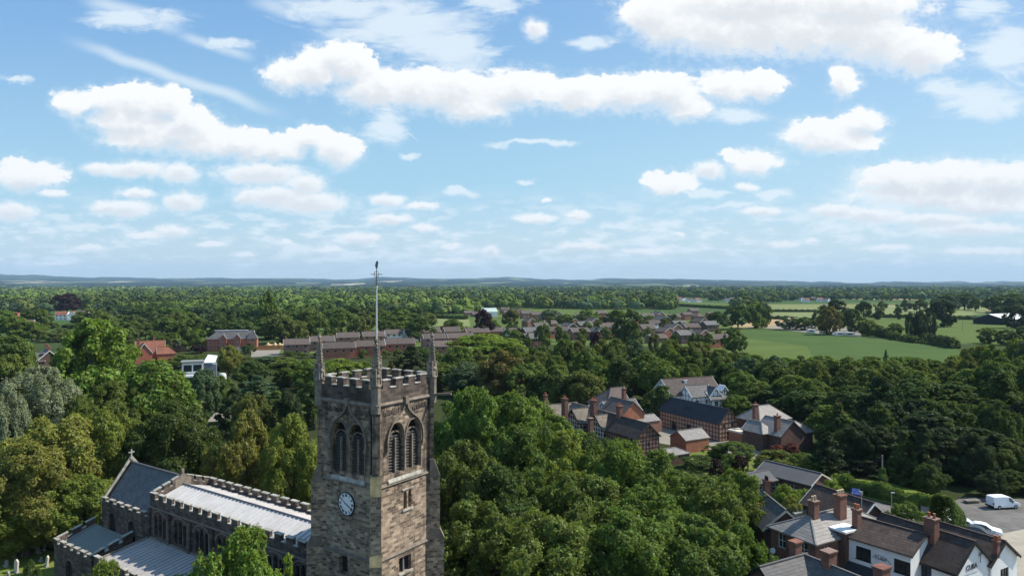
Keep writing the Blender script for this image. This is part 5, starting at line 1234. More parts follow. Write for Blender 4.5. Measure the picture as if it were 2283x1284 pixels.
for s_ in (21, 22, 23, 24): arch_tree('round_far', 'round', s_, 40, 3600, .55, cr=(.2, .34), z0=.6)
for s_ in (25, 26): arch_tree('tall_far', 'tall', s_, 34, 3000, .55, cr=(.2, .34), z0=.5)
arch_tree('willow_hi', 'spread', 31, 170, 46000, .15, cr=(.09, .16), squash=1.9, z0=1.2); arch_tree('willow_hi', 'round', 32, 170, 46000, .15, cr=(.09, .16), squash=1.9, z0=1.2)
for s_ in (41, 42, 43): arch_tree('cone_mid', 'cone', s_, 150, 20000, .24, cr=(.12, .20), squash=.55, z0=.2, jag=.2)
for s_ in (44, 45): arch_tree('pine_mid', 'pine', s_, 130, 22000, .24, cr=(.13, .24), squash=.6, z0=.2, jag=.2)
arch_tree('cedar_mid', 'cedar', 46, 120, 15000, .25, cr=(.12, .22), squash=.35, z0=1.8, jag=.25); arch_tree('cedar_mid', 'cedar', 47, 120, 15000, .25, cr=(.12, .22), squash=.35, z0=1.8, jag=.25)
arch_tree('column_mid', 'column', 51, 90, 9000, .3, cr=(.16, .3), squash=1.6, z0=.3, jag=.1)
arch_tree('shrub', 'round', 61, 70, 14000, .24, cr=(.15, .28), z0=.1); arch_tree('shrub', 'round', 62, 70, 14000, .24, cr=(.15, .28), z0=.1); arch_tree('shrub', 'spread', 63, 70, 14000, .24, cr=(.15, .28), z0=.1)
COL = {'lime': (.175, .225, .042), 'yell': (.225, .24, .055), 'mid': (.120, .170, .036), 'green': (.120, .182, .034), 'bright': (.165, .235, .038), 'dark': (.078, .118, .030), 'deep': (.046, .072, .028),
       'grey': (.22, .255, .16), 'blue': (.090, .138, .066), 'brown': (.155, .145, .042), 'purple': (.045, .022, .030), 'red': (.18, .065, .05), 'olive': (.130, .160, .040)}
CW = {'lime': 'lime-green', 'yell': 'yellowish green', 'mid': 'mid-green', 'green': 'fresh green', 'bright': 'bright green', 'dark': 'dark green', 'deep': 'blackish green', 'grey': 'grey-green', 'blue': 'blue-green', 'brown': 'brownish green', 'purple': 'dark purple', 'red': 'reddish', 'olive': 'olive green'}
trnd = random.Random(77)
NT = [0]
def tree(px, top, wpx, Y, form, col, label, group=None, name='tree', cat='tree', hscale=None):
    P_ = at_y(px, top, Y); w = wpx*Y/F; Ht = P_.z
    if form in ('round', 'tall'): key = form + ('_hi' if Y < 135 else '_mid' if Y < 300 else '_far')
    elif form == 'shrub': key = 'shrub'
    else: key = {'willow': 'willow_hi', 'cone': 'cone_mid', 'pine': 'pine_mid', 'cedar': 'cedar_mid', 'column': 'column_mid'}[form]
    me, tr = trnd.choice(ARCH[key]); NT[0] += 1
    r_ = empty(name, (P_.x, P_.y, 0), trnd.uniform(0, 6.28)); Ht = max(Ht, 1.2)
    r_.scale = (w/12.6, w/12.6, Ht/14.1)
    tag(r_, label, cat, group)
    t_ = bpy.data.objects.new('trunk', tr); link(t_); t_.parent = r_
    c_ = bpy.data.objects.new('crown', me); link(c_); c_.parent = r_
    v = trnd.uniform(.88, 1.12); k = COL[col]; c_.color = (k[0]*v*trnd.uniform(.93, 1.07), k[1]*v, k[2]*v, 1)
    return r_
NEAR = [
 # big limes right of the tower, front to back
 (1062,1118,250,66,'round','mid','shadowed big tree directly right of the tower base'),(1215,1150,260,63,'round','mid','large front tree, bottom centre-right, second from the tower'),
 (1385,1135,260,65,'round','green','large front tree with drooping bright tips, bottom, third from the tower'),(1530,1150,230,67,'round','mid','large front tree at the bottom, left of the slate-roofed house'),
 (1650,1165,120,70,'tall','green','narrow bushy tree touching the slate-roofed house'),
 (1030,985,190,76,'round','olive','yellowish tree close beside the tower buttress'),(1150,948,220,82,'round','mid','big tree a little right of the tower, its top level with the belfry sills'),
 (1265,962,210,84,'round','lime','broad lime-green tree below the old manor'),(1375,985,200,82,'round','green','broad tree below the timbered manor gable'),
 (1475,1005,200,82,'round','mid','broad tree below the lean-to and brick outbuilding'),(1575,1060,190,80,'round','mid','tall tree right of the big clump, above the slate house'),
 (1645,1050,130,86,'round','green','rounded tree at the right end of the big clump'),(1300,1060,230,74,'round','mid','middle tree of the big clump, below the broad lime-green tree'),(1450,1080,200,74,'round','green','middle tree of the big clump, above the front trees'),
 (1110,1040,200,73,'round','dark','dark middle tree of the big clump near the tower'),
 (1045,862,190,102,'round','green','tall tree right of the belfry, first of the rear group'),(1150,878,190,104,'round','green','tall tree of the rear group, left of the manor chimneys'),(1225,925,170,102,'round','green','tree of the rear group in front of the manor'),
 (1320,968,130,100,'round','dark','small dark tree just below the manor bay windows'),
 # left of the church
 (60,985,200,84,'round','yell','yellowish tree at the left edge, lower of the pair'),(140,925,230,92,'round','yell','large yellow-green tree left of the chancel'),(235,915,150,96,'round','lime','yellow-green tree just behind the chancel gable'),
 (35,1085,190,84,'round','lime','tree at the lower left edge above the road'),(160,1060,200,86,'round','lime','tree directly left of the chancel, hanging over the road'),
 (378,893,205,98,'round','dark','large dark rounded tree behind the chancel ridge'),(552,915,140,96,'tall','yell','yellow-leaved tree behind the nave, left one'),(655,925,135,92,'round','lime','tree behind the nave next to the tower'),
 (640,872,85,118,'tall','deep','dark narrow tree behind the nave, above the lime-green one'),(470,985,90,104,'round','mid','small tree behind the nave battlements'),(300,960,120,98,'tall','dark','shaded tree between the chancel gable and the dark rounded tree'),
 (545,1178,240,49,'round','bright','bright young tree in front of the nave, close to the camera'),(235,1250,150,52,'round','lime','treetop in front of the vestry at the bottom edge'),(395,1290,260,50,'round','mid','treetop at the bottom edge before the aisle'),
 # left middle distance
 (85,818,190,125,'willow','grey','grey-green willow-like tree at the left edge'),(15,870,110,118,'willow','grey','second grey-green tree, cut by the left edge'),(210,712,172,175,'round','bright','tall fresh green tree in front of the red-roofed house'),(190,805,70,185,'round','green','green tree left of the tall fresh one'),
 (348,803,170,140,'round','green','rounded light green tree left of the white modern house'),(255,850,130,132,'round','mid','bushy tree between the willow and the rounded light green tree'),(180,880,90,125,'round','mid','low bushy tree right of the willow'),
 (22,748,110,205,'round','mid','tree at the far left edge above the willow'),(58,782,46,215,'tall','olive','olive tree left of the dark slate house'),(25,790,100,180,'round','mid','tree at the far left, right above the willow top'),
 (455,822,74,165,'round','blue','blue-green tree directly in front of the white modern house'),(510,770,52,250,'round','yell','small bright yellow tree below the brick villa'),(492,838,60,180,'round','mid','small green tree right in front of the white modern house'),
 (575,835,130,165,'cedar','blue','spreading cedar below the brick terrace'),(520,865,80,150,'pine','deep','dark pine right of the white modern house'),(615,870,130,148,'cedar','mid','second spreading cedar, nearer the church nave'),
 (645,800,110,225,'round','mid','tree in front of the left brick pairs'),(690,800,90,215,'round','green','tree left of the tower pinnacle'),(560,880,90,128,'round','olive','olive tree above the nave roof'),(600,905,110,120,'round','olive','low olive tree above the nave roof, right one'),
 (560,805,80,215,'round','dark','dark tree left of the spreading cedar'),(700,850,80,158,'round','dark','dark tree against the left side of the belfry'),(755,800,110,230,'round','bright','bright tree seen between the left and near pinnacles'),(808,806,80,235,'round','green','green tree seen just left of the near pinnacle'),
 (918,768,125,205,'cedar','deep','dark cedar seen between the near and right pinnacles'),(872,800,45,215,'cone','brown','small brown conifer left of the dark cedar'),(992,790,130,235,'round','mid','tree just right of the right pinnacle'),
 # centre
 (1085,745,190,285,'round','bright','wide bright tree below the long grey-brown roofs'),(1120,782,120,195,'round','brown','large brownish-green tree in the centre'),(1175,810,110,190,'round','mid','tree right of the brownish-green one'),(1300,825,100,178,'round','olive','olive tree behind the manor chimneys'),(1240,815,100,185,'round','mid','tree behind the manor, left of the olive one'),
 (1060,815,110,205,'round','blue','bluish green tree left of the brownish-green one'),(1475,860,70,165,'round','dark','dark rounded tree left of the white black-timbered house'),
 # right
 (1850,905,110,140,'round','green','lighter green tree right of the modern brick house'),(1880,960,90,132,'pine','dark','dark tree below the lighter green one'),(1962,838,160,140,'cone','deep','tall dark spruce behind the telegraph pole'),(2070,915,190,130,'pine','deep','broad dark conifer behind the lawn'),(2185,955,190,124,'pine','deep','broad dark conifer left of the weeping one'),
 (2250,985,110,116,'willow','olive','weeping light-tipped conifer above the white van'),(2235,830,150,150,'cone','dark','tall conifer with bare trunk at the right edge'),(2130,850,160,152,'pine','dark','broad pine in the dark belt, right'),(2040,845,150,155,'round','dark','dark tree above the broad dark conifers'),(1905,860,120,160,'round','dark','dark tree above the lighter green one'),(1800,870,110,170,'round','dark','dark tree behind the modern brick house'),(1735,860,120,178,'round','dark','dark tree left of those behind the modern brick house'),
 (1900,1000,120,122,'pine','deep','low dark conifer behind the long shed'),(1990,985,110,122,'pine','deep','low dark conifer behind the ivy-clad pole'),(1690,850,100,185,'round','mid','tree right of the white black-timbered house'),(1640,880,70,172,'round','mid','small tree touching the white black-timbered house'),
]
for (px, top, w, Y, fm, c_, lab) in NEAR: tree(px, top, w, Y, fm, c_, lab)
SHR = [(1600,990,60,132,'mid','shrub in front of the timbered hall gable'),(1640,985,90,130,'mid','large shrub below the modern brick house'),(1560,1015,80,124,'dark','dark shrub right of the lean-to'),(1595,1022,34,118,'purple','round purple shrub above the lawn'),(1648,1015,38,120,'purple','second purple shrub, right of the first'),
 (1625,1010,50,121,'mid','green shrub between the purple ones'),(1730,1005,110,120,'olive','long olive shrub left of the shed roof'),(1765,985,40,132,'red','reddish shrub against the dark brick wall'),(1735,990,34,132,'red','smaller reddish shrub against the dark brick wall'),(1790,1010,90,118,'mid','shrub behind the long shed roof'),
 (1750,1078,70,99,'bright','bright bush left of the garage block'),(1762,1105,50,95,'yell','yellow-green bush beside the garden shed'),(1855,1068,70,97,'bright','bright clipped bush at the end of the hedge'),(1790,1090,60,100,'bright','bright bush above the garden shed'),
 (2022,1120,98,86,'green','large loose bush between the pub roof and the hedge'),(1995,1122,50,86,'green','smaller loose bush at the left of the large one'),(2113,1168,26,76,'lime','small rounded bush below the clipped one'),
 (68,1246,42,70,'dark','small dark yew bush among the graves'),(1845,1135,30,80,'lime','bit of bright foliage between the two tall chimneys')]
for (px, top, w, Y, c_, lab) in SHR: tree(px, top, w, Y, 'shrub', c_, lab, None, 'shrub', 'shrub')
# rows: woodland belts, each tree its own thing
def wood(zone, name, px0, px1, step, Y, topf, w, forms, cols, group, skip=(0, 0)):
    px = px0; k = 0; out_ = []
    while px < px1:
        x = px + trnd.uniform(-.3, .3)*step; ww = w*trnd.uniform(.8, 1.25); yy = Y*trnd.uniform(.96, 1.04)
        tp = np.interp(x, *topf) + trnd.uniform(-.10, .14)*w
        c_ = trnd.choice(cols); fm = trnd.choice(forms)
        if not skip[0] < x < skip[1]: out_.append((x, tp, ww, yy, fm, c_))
        px += step*trnd.uniform(.8, 1.2)
    out_.sort()
    for k, (x, tp, ww, yy, fm, c_) in enumerate(out_):
        sh = {'round': 'rounded', 'tall': 'upright', 'cone': 'pointed', 'pine': 'ragged', 'column': 'columnar', 'cedar': 'spreading'}[fm]
        tree(x, tp, ww, yy, fm, c_, '%s %s tree, %s from left in %s' % (CW[c_], sh, ordw(k), zone), group)
G3 = ['mid', 'green', 'mid', 'olive', 'blue', 'dark']
wood('the central belt, back row', 'b', 975, 1670, 46, 232, ([975, 1010, 1200, 1320, 1540, 1670], [780, 776, 770, 755, 760, 780]), 70, ['round', 'round', 'tall'], G3, 'trees of the central belt')
wood('the right-hand belt, back row', 'b', 1690, 2320, 48, 228, ([1690, 1960, 2080, 2150, 2230, 2320], [788, 790, 797, 775, 762, 745]), 76, ['round', 'round', 'tall'], ['mid', 'green', 'lime', 'olive', 'blue', 'mid'], 'trees of the right-hand belt')
wood('the central belt, middle row', 'b', 985, 1720, 56, 208, ([985, 1200, 1400, 1720], [806, 788, 776, 800]), 78, ['round', 'tall'], G3, 'trees of the central belt')
wood('the right-hand belt, middle row', 'b', 1730, 2330, 56, 202, ([1730, 2330], [808, 788]), 80, ['round', 'tall'], ['mid', 'mid', 'green', 'olive', 'dark'], 'trees of the right-hand belt')
wood('the central belt, front row', 'b', 1330, 1740, 58, 190, ([1330, 1740], [805, 822]), 84, ['round', 'round'], ['dark', 'mid', 'green', 'mid'], 'trees of the central belt')
wood('the right-hand belt, front row', 'b', 1760, 2330, 60, 178, ([1760, 2330], [835, 812]), 88, ['round', 'pine', 'tall', 'round'], ['dark', 'mid', 'green', 'olive'], 'trees of the right-hand belt')
wood('the first line behind the villa and terraces', 'w', 230, 960, 46, 405, ([230, 300, 450, 600, 800, 960], [705, 712, 712, 710, 702, 712]), 62, ['round', 'tall', 'round'], ['dark', 'mid', 'mid', 'dark', 'olive'], 'trees of the wood behind the villa')
wood('the second line behind the villa', 'w', 215, 960, 46, 480, ([215, 400, 600, 800, 960], [695, 695, 690, 690, 700]), 58, ['round', 'tall'], ['mid', 'dark', 'olive', 'mid', 'green'], 'trees of the wood behind the villa')
wood('the third line behind the villa', 'w', 200, 950, 44, 580, ([200, 400, 600, 800, 950], [684, 680, 678, 676, 684]), 52, ['round', 'tall'], ['mid', 'dark', 'blue', 'green'], 'trees of the wood behind the villa')
wood('the line before the villa garden', 'w', 240, 460, 44, 345, ([240, 460], [735, 738]), 60, ['round', 'tall', 'round'], ['dark', 'mid', 'green'], 'trees around the villa')
wood('the line beyond the red-tiled house', 'w', -20, 300, 46, 400, ([-20, 100, 300], [700, 715, 722]), 66, ['round', 'tall'], ['mid', 'green', 'dark', 'olive'], 'trees of the upper left wood', (95, 265))
wood('the upper left wood', 'w', -20, 260, 44, 520, ([-20, 100, 260], [688, 690, 690]), 56, ['round'], ['mid', 'green', 'dark'], 'trees of the upper left wood', (110, 262))
wood('the terrace gardens', 'g', 640, 1000, 34, 318, ([640, 1000], [784, 776]), 26, ['round', 'tall'], ['mid', 'olive', 'green'], 'garden trees of the terrace')
wood('the slope below the orange-red roofs', 'w', 85, 275, 30, 400, ([85, 275], [733, 738]), 44, ['round', 'tall'], ['mid', 'green', 'olive'], 'trees of the upper left wood')
wood('the gardens of the orange-red roofs', 'w', 90, 270, 30, 500, ([90, 270], [718, 720]), 34, ['round'], ['mid', 'dark', 'olive'], 'trees of the upper left wood')
wood('the band below the brick villa', 'w', 395, 720, 52, 268, ([395, 520, 720], [790, 796, 800]), 62, ['round', 'round', 'cone'], ['mid', 'dark', 'olive', 'blue'], 'trees around the villa')
# hedges: leafy banks along a line
def hedge(pts, wd, ht, dens, leaf, col, label, seed=1, group=None):
    rs = np.random.RandomState(seed); P_ = np.array([[p.x, p.y] for p in pts]); seg = np.linalg.norm(np.diff(P_, axis=0), axis=1); tot = seg.sum(); cum = np.r_[0, np.cumsum(seg)]
    n = int(tot*dens); s_ = rs.rand(n)*tot; i = np.clip(np.searchsorted(cum, s_) - 1, 0, len(seg) - 1); f_ = (s_ - cum[i])/seg[i]
    c_ = P_[i]*(1 - f_)[:, None] + P_[i+1]*f_[:, None]; dr = (P_[i+1] - P_[i])/seg[i][:, None]; nr_ = np.stack([-dr[:, 1], dr[:, 0]], 1)
    a = rs.rand(n)*np.pi; hh_ = ht*(1 + .16*np.sin(s_*.9 + seed) + .1*np.sin(s_*2.3)); sup = np.abs(np.cos(a))**.5*np.sign(np.cos(a)); su = np.sin(a)**.5
    pos = np.c_[c_ + nr_*(sup*wd/2)[:, None], su*hh_]; pos += rs.randn(n, 3)*leaf*.5; pos[:, 2] = np.clip(pos[:, 2], .05, None); pos[:, 2] *= np.where(rs.rand(n) < .3, rs.rand(n), 1)
    nn = np.c_[nr_*sup[:, None], su] + rs.randn(n, 3)*.5; nn /= np.linalg.norm(nn, axis=1)[:, None]
    t = np.cross(nn, rs.randn(n, 3)); t /= np.linalg.norm(t, axis=1)[:, None]; b = np.cross(nn, t); s2 = leaf*(.6 + .8*rs.rand(n))[:, None]
    V_ = np.stack([pos + t*s2, pos + b*s2*.65, pos - t*s2, pos - b*s2*.65], 1).reshape(-1, 3)
    o = bpy.data.objects.new('hedge', np_mesh('hedge', V_, 4, M_LEAF)); link(o); k = COL[col]; o.color = (k[0], k[1], k[2], 1); return tag(o, label, 'hedge', group)
wood('the far line beyond the pale fields', 'f', 1960, 2320, 44, 860, ([1960, 2320], [668, 662]), 30, ['round', 'tall'], ['dark', 'blue', 'deep', 'mid'], 'far tree line beyond the fields')
for k_, (x0_, x1_, Y_, tp_) in enumerate(((1130, 1660, 345, 742), (1120, 1640, 400, 728), (1110, 1620, 470, 714), (1100, 1600, 560, 702))):
    wood('the estate gardens, %s line' % ORDW[k_], 'g', x0_, x1_, 40, Y_, ([x0_, x1_], [tp_, tp_ + 2]), 22, ['round', 'tall'], ['olive', 'mid', 'dark', 'brown', 'mid'], 'garden trees of the estate')
MISC = [(150,655,62,760,'round','purple','large dark copper beech on the upper left'),(597,648,44,470,'tall','green','tallest tree above the wood behind the villa'),(555,765,34,330,'tall','dark','dark upright tree right of the villa'),(625,705,70,385,'round','olive','bushy tree between the villa and the terrace'),(440,770,40,330,'round','purple','dark purple tree left of the villa'),
 (1079,690,44,420,'round','purple','dark purple tree above the long brown roofs'),(1404,690,66,345,'round','dark','large dark tree standing in the estate'),(1328,738,32,330,'round','purple','dark red-purple tree in the estate'),(1212,722,36,350,'round','mid','tree among the estate roofs, left'),(1150,735,36,360,'round','mid','tree among the estate roofs beside the white-fronted house'),
 (1482,708,24,480,'round','olive','small round olive tree among the estate roofs'),(1640,735,46,330,'round','mid','tree at the right edge of the estate by the field'),(1140,690,40,520,'round','brown','brown-green tree between estate roofs'),(1010,712,56,440,'round','mid','tree on the pale green behind the terrace'),(890,690,90,455,'round','green','broad green tree right of the flagpole'),(930,700,50,440,'round','dark','dark tree right of the flagpole, by the pale green'),
 (1500,700,30,560,'round','dark','small dark tree behind the estate'),(1260,700,44,520,'round','mid','tree behind the estate centre-left'),(1310,690,54,560,'round','mid','tree behind the estate centre'),(1375,690,50,560,'round','green','tree behind the estate centre-right'),(1225,690,40,600,'round','blue','tree behind the estate, left'),(1560,745,30,330,'shrub','dark','dark bush among the right estate roofs'),
 (1600,695,52,500,'round','dark','left tree of the dark clump by the green field'),(1645,682,60,510,'round','dark','middle tree of the dark clump by the green field'),(1682,674,50,520,'round','mid','right tree of the dark clump by the green field'),(1708,684,28,530,'round','dark','last small tree of the dark clump by the green field'),
 (1760,704,60,505,'shrub','blue','left rounded bush at the gravel yard'),(1795,706,52,500,'shrub','mid','right rounded bush at the gravel yard'),(1850,684,50,455,'round','brown','brownish drooping tree beside the gravel yard'),(1862,668,68,560,'round','deep','very dark tree behind the brownish one'),(1898,688,56,480,'round','dark','dark tree right of the brownish one'),(1830,690,40,500,'round','dark','dark tree left of the brownish one'),(1925,672,40,640,'round','dark','dark tree behind the hedges, right of the yard'),
 (1935,712,44,445,'round','mid','tree at the corner of the yard and green field'),(1962,725,30,430,'shrub','dark','dark bush at the field corner'),(1995,720,40,440,'shrub','dark','dark bush left of the cypresses'),
 (2032,694,30,432,'column','deep','left cypress of the dark cypress group'),(2052,689,32,430,'column','deep','middle cypress of the dark cypress group'),(2074,694,30,432,'column','deep','right cypress of the dark cypress group'),(2102,668,62,540,'round','deep','dark tree right behind the cypress group'),
 (1960,684,28,650,'round','dark','lone small tree in the pale field, left'),(2003,684,17,650,'round','dark','lone tiny tree in the pale field, right'),(2205,731,50,385,'round','mid','round tree at the right below the barn'),(2245,735,44,375,'round','dark','dark tree right of the round one below the barn'),(2278,728,50,380,'round','dark','dark tree cut by the right edge below the barn'),(2262,680,50,520,'round','deep','dark tree in front of the barn roof'),(2235,682,50,640,'round','deep','dark tree behind the barn'),(2215,660,50,800,'round','dark','dark tree beyond the barn, left'),(2255,655,60,800,'round','dark','dark tree beyond the barn, right'),(2150,655,64,900,'round','dark','dark tree in the far line, right'),(2110,655,60,900,'round','dark','dark tree in the far line, second from right'),
 (1975,779,18,275,'cone','dark','small pointed conifer poking above the right-hand belt')]
for (px, top, w, Y, fm, c_, lab) in MISC: tree(px, top, w, Y, fm, c_, lab)
wood('the low dark row at the lawn edge', 'c', 1850, 2330, 52, 119, ([1850, 1960, 2100, 2330], [950, 945, 950, 975]), 100, ['pine', 'cone', 'round'], ['deep', 'deep', 'dark'], 'dark evergreens at the lawn edge')
wood('the low bushes behind the van', 'c', 2085, 2330, 44, 110.5, ([2085, 2330], [1040, 1050]), 70, ['pine', 'round'], ['deep', 'dark'], 'dark bushes behind the van')
wood('the tall evergreens behind the lawn', 'c', 1880, 2330, 64, 138, ([1880, 2100, 2330], [900, 890, 880]), 100, ['pine', 'cone', 'round'], ['dark', 'deep', 'dark'], 'tall evergreens behind the lawn')
g0 = lambda *a: [at_z(x, y) for x, y in a]
pb_ = at_z(2112, 1188, 0); hb_o = hedge([Vector((pb_.x - 1.1, pb_.y - .5, 0)), Vector((pb_.x + 1.1, pb_.y + .5, 0))], 3.2, 4.3, 9000, .15, 'dark', 'tall boxy clipped bush left of the car park', 21); hb_o['category'] = 'bush'; hb_o.name = 'clipped_bush'; hb_o.color = (.11, .165, .036, 1)
hb_o = None
hedge(g0((1880, 1088), (1935, 1103), (2000, 1120), (2070, 1138), (2085, 1146)), 1.8, 2.0, 900, .13, 'green', 'clipped hedge between the lawn and the parked cars', 2)
hedge(g0((1870, 1083), (1850, 1092), (1840, 1105)), 1.8, 1.9, 900, .13, 'bright', 'short bright hedge beside the garage block', 3)
hedge(g0((1928, 741), (1975, 752), (2003, 759)), 4, 3.5, 90, .5, 'dark', 'dark hedge along the top of the green field, left', 4)
hedge(g0((2010, 760), (2048, 765)), 4, 3.0, 90, .5, 'dark', 'short dark hedge in the middle of the green field', 5)
hedge(g0((2062, 764), (2100, 771), (2130, 777)), 5, 4.5, 90, .5, 'deep', 'dark hedge along the green field, right', 6)
hedge(g0((1718, 695), (1835, 696)), 5, 2.5, 70, .6, 'dark', 'thin hedge between the pale fields, upper', 7)
hedge(g0((1700, 711), (1755, 712)), 5, 2.5, 70, .6, 'deep', 'thin hedge behind the tan stubble field', 8)
hedge(g0((1936, 708), (2030, 709)), 5, 3, 70, .6, 'dark', 'thin hedge left of the cypress group', 9)
hedge(g0((2090, 712), (2175, 713)), 5, 3, 70, .6, 'dark', 'thin hedge between the cypress group and the barn', 10)
hedge(g0((1500, 682), (1640, 690)), 6, 3, 60, .8, 'dark', 'hedge beyond the estate along the pale field', 12)
hedge(g0((1040, 712), (930, 708)), 5, 3, 60, .7, 'dark', 'hedge behind the small pale green', 13)
# the far wood: thousands of crowns out to the hills, one mass
def far_wood():
    rs = np.random.RandomState(8); n = 21000
    px = rs.uniform(-250, 2550, n); py = PY0 + 9.5 + 62*rs.rand(n)**1.25
    Y = H*F/(py - PY0); X = (px - PX0)/F*Y
    fill_ = (px > 640) & (px < 1500) & (py > 641) & (py < 689)
    m = vnoise(px/85, 3, 4) + vnoise(py*Y/9000 + px/170, 4, 3)
    m2 = vnoise(Y/160, 6, 3) + vnoise(X/230, 9, 3)
    def inside(x0, x1, y0, y1): return (px > x0) & (px < x1) & (py > y0) & (py < y1)
    keep = (m2 > np.where(Y > 1100, -.14, -.36))
    block_ = inside(1500, 1640, 674, 690) | inside(1700, 2300, 676, 760) | inside(930, 1080, 704, 760) | inside(1430, 1580, 666, 676) | inside(1610, 1670, 668, 678) | inside(1775, 1835, 668, 678) | (py > 700) | inside(1100, 1640, 690, 760) | inside(110, 200, 690, 760)
    keep |= fill_ & (rs.rand(n) < .7); keep &= ~block_; keep |= (rs.rand(n) < .03) & ~block_
    X, Y, px, py = X[keep], Y[keep], px[keep], py[keep]; n = len(X)
    big = np.interp(Y, [600, 1500, 4500], [1.0, 1.35, 3.2])
    Rw = rs.uniform(4.5, 9.5, n)*big; Ht = (7 + 5*rs.rand(n) + 9*rs.rand(n)**4)*np.interp(Y, [600, 5000], [1, 1.25])
    nl = np.interp(Y, [600, 1200, 3000], [110, 60, 34]).astype(int)
    idx = np.repeat(np.arange(n), nl); N = len(idx)
    d = rs.randn(N, 3); d[:, 2] = np.abs(d[:, 2])*1.0 - .25; d[:, 1] -= .25; d /= np.linalg.norm(d, axis=1)[:, None]
    lump = 1 + .22*np.sin(d[:, 0]*5 + idx)*np.sin(d[:, 1]*4 + idx*1.3)
    pos = np.c_[X[idx] + d[:, 0]*Rw[idx]*lump, Y[idx] + d[:, 1]*Rw[idx]*lump, Ht[idx]*(.45 + .55*d[:, 2]*lump)]
    nn = d + rs.randn(N, 3)*.12; nn /= np.linalg.norm(nn, axis=1)[:, None]; t = np.cross(nn, rs.randn(N, 3)); t /= np.linalg.norm(t, axis=1)[:, None]; b = np.cross(nn, t)
    s_ = (Rw[idx]*np.interp(Y[idx], [600, 3000], [.21, .32])*(.6 + .8*rs.rand(N)))[:, None]
    V_ = np.stack([pos + t*s_, pos + b*s_*.7, pos - t*s_, pos - b*s_*.7], 1); V_[:, :, 2] = np.maximum(V_[:, :, 2], .1)
    mt, t_, bs = new_mat('distant_foliage'); at_ = t_.nodes.new('ShaderNodeAttribute'); at_.attribute_name = 'tint'
    t_.links.new(at_.outputs['Color'], bs.inputs['Base Color']); bs.inputs['Roughness'].default_value = 1; bs.inputs['Specular IOR Level'].default_value = .05
    me = np_mesh('far_wood', V_.reshape(-1, 3), 4, mt)
    pal = np.array([COL[k] for k in ('mid', 'dark', 'green', 'dark', 'blue', 'olive', 'deep', 'mid')]); tint = pal[(((vnoise(X/120, 15, 2) + vnoise(Y/180, 16, 2) + 2)*3.1).astype(int) + rs.randint(0, 3, n)) % len(pal)]*(rs.uniform(.8, 1.15, n)*np.clip(.92 + .55*vnoise(X/90 + Y/210, 31, 3), .5, 1.3))[:, None]
    ca_ = me.color_attributes.new('tint', 'FLOAT_COLOR', 'POINT'); cc_ = np.ones((N*4, 4), np.float32); cc_[:, :3] = np.repeat(tint[idx], 4, axis=0); ca_.data.foreach_set('color', cc_.ravel())
    o = bpy.data.objects.new('far_wood', me); link(o); tag(o, 'woodland and hedgerow trees stretching away to the hills', 'woodland', None, 'stuff')
far_wood()
# ------------------------------------------------------------------ vehicles
def vehicle(name, label, cat, pos, yaw, paint, prof_, glass_prof, L, W, wheels, roof_z, group=None, van=False, scale=1.0):
    """side profile polygons (x forward, z up); body lofted with tumblehome; glass band inset"""
    r_ = tag(empty(name, pos, yaw), label, cat, group); r_.scale = (scale,)*3
    def loft(pr, inset_lo, inset_hi, zlo, zhi, bev=.06):
        m = MB(); secs = [(-1, bev), (-.93, 0), (.93, 0), (1, bev)]; n = len(pr); vs = []
        cx_ = sum(p[0] for p in pr)/n; cz_ = sum(p[1] for p in pr)/n
        for sy, sh in secs:
            for x, z in pr:
                t = min(1, max(0, (z - zlo)/(zhi - zlo))); hw = W/2 - inset_lo - (inset_hi - inset_lo)*t
                vs.append((x + (cx_ - x)*sh, sy*hw, z + (cz_ - z)*sh))
        fs = [tuple(range(n)), tuple(range(4*n - 1, 3*n - 1, -1))] if False else []
        for k in range(3):
            for i in range(n): fs.append((k*n + i, (k+1)*n + i, (k+1)*n + (i+1) % n, k*n + (i+1) % n))
        m.add(vs, fs); tri = tessellate_polygon([[Vector((x, z, 0)) for x, z in pr]])
        m.add(vs[:n], [t_ for t_ in tri]); m.add(vs[3*n:], [tuple(reversed(t_)) for t_ in tri]); return m
    b = loft(prof_, 0, .22, .75, roof_z).build('body', paint, r_)
    g_ = loft(glass_prof, -.012, .205, .75, roof_z).build('windows', M_GLASS, r_)
    for wx in wheels:
        for sy in (-1, 1):
            w_ = MB(); w_.tube([(wx, sy*(W/2 - .2), .32), (wx, sy*(W/2 + .01), .32)], [.32, .32], 16); wo2 = w_.build('wheel', M_TYRE, r_)
            w_ = MB(); w_.tube([(wx, sy*(W/2 + .01), .32), (wx, sy*(W/2 + .03), .32)], [.19, .17], 12); w_.build('hubcap', M_STEEL, wo2)
    for sy in (-1, 1):
        w_ = MB(); w_.box(L/2 - .16, L/2 + .0, sy*(W/2 - .32) - .16, sy*(W/2 - .32) + .16, .58, .72); w_.build('headlight', M_METAL, r_)
        w_ = MB(); w_.box(-L/2 - .01, -L/2 + .08, sy*(W/2 - .2) - .1, sy*(W/2 - .2) + .1, .7, 1.0); w_.build('tail_light', M_POT, r_)
        w_ = MB(); w_.box(L*.17, L*.17 + .12, sy*(W/2 + .04) - .09, sy*(W/2 + .04) + .09, .95, 1.08); w_.build('mirror', M_BLACK, r_)
    w_ = MB(); w_.box(-L/2 - .02, -L/2 + .06, -W/2 + .1, W/2 - .1, .28, .5); w_.build('rear_bumper', M_BLACK, r_)
    return r_
L_ = 4.2
CARP = [(-2.1, .28), (-1.0, .25), (1.0, .25), (2.1, .28), (2.14, .6), (1.95, .78), (1.0, .93), (.35, 1.36), (-.2, 1.45), (-.9, 1.43), (-1.6, 1.05), (-2.05, .95), (-2.12, .6)]
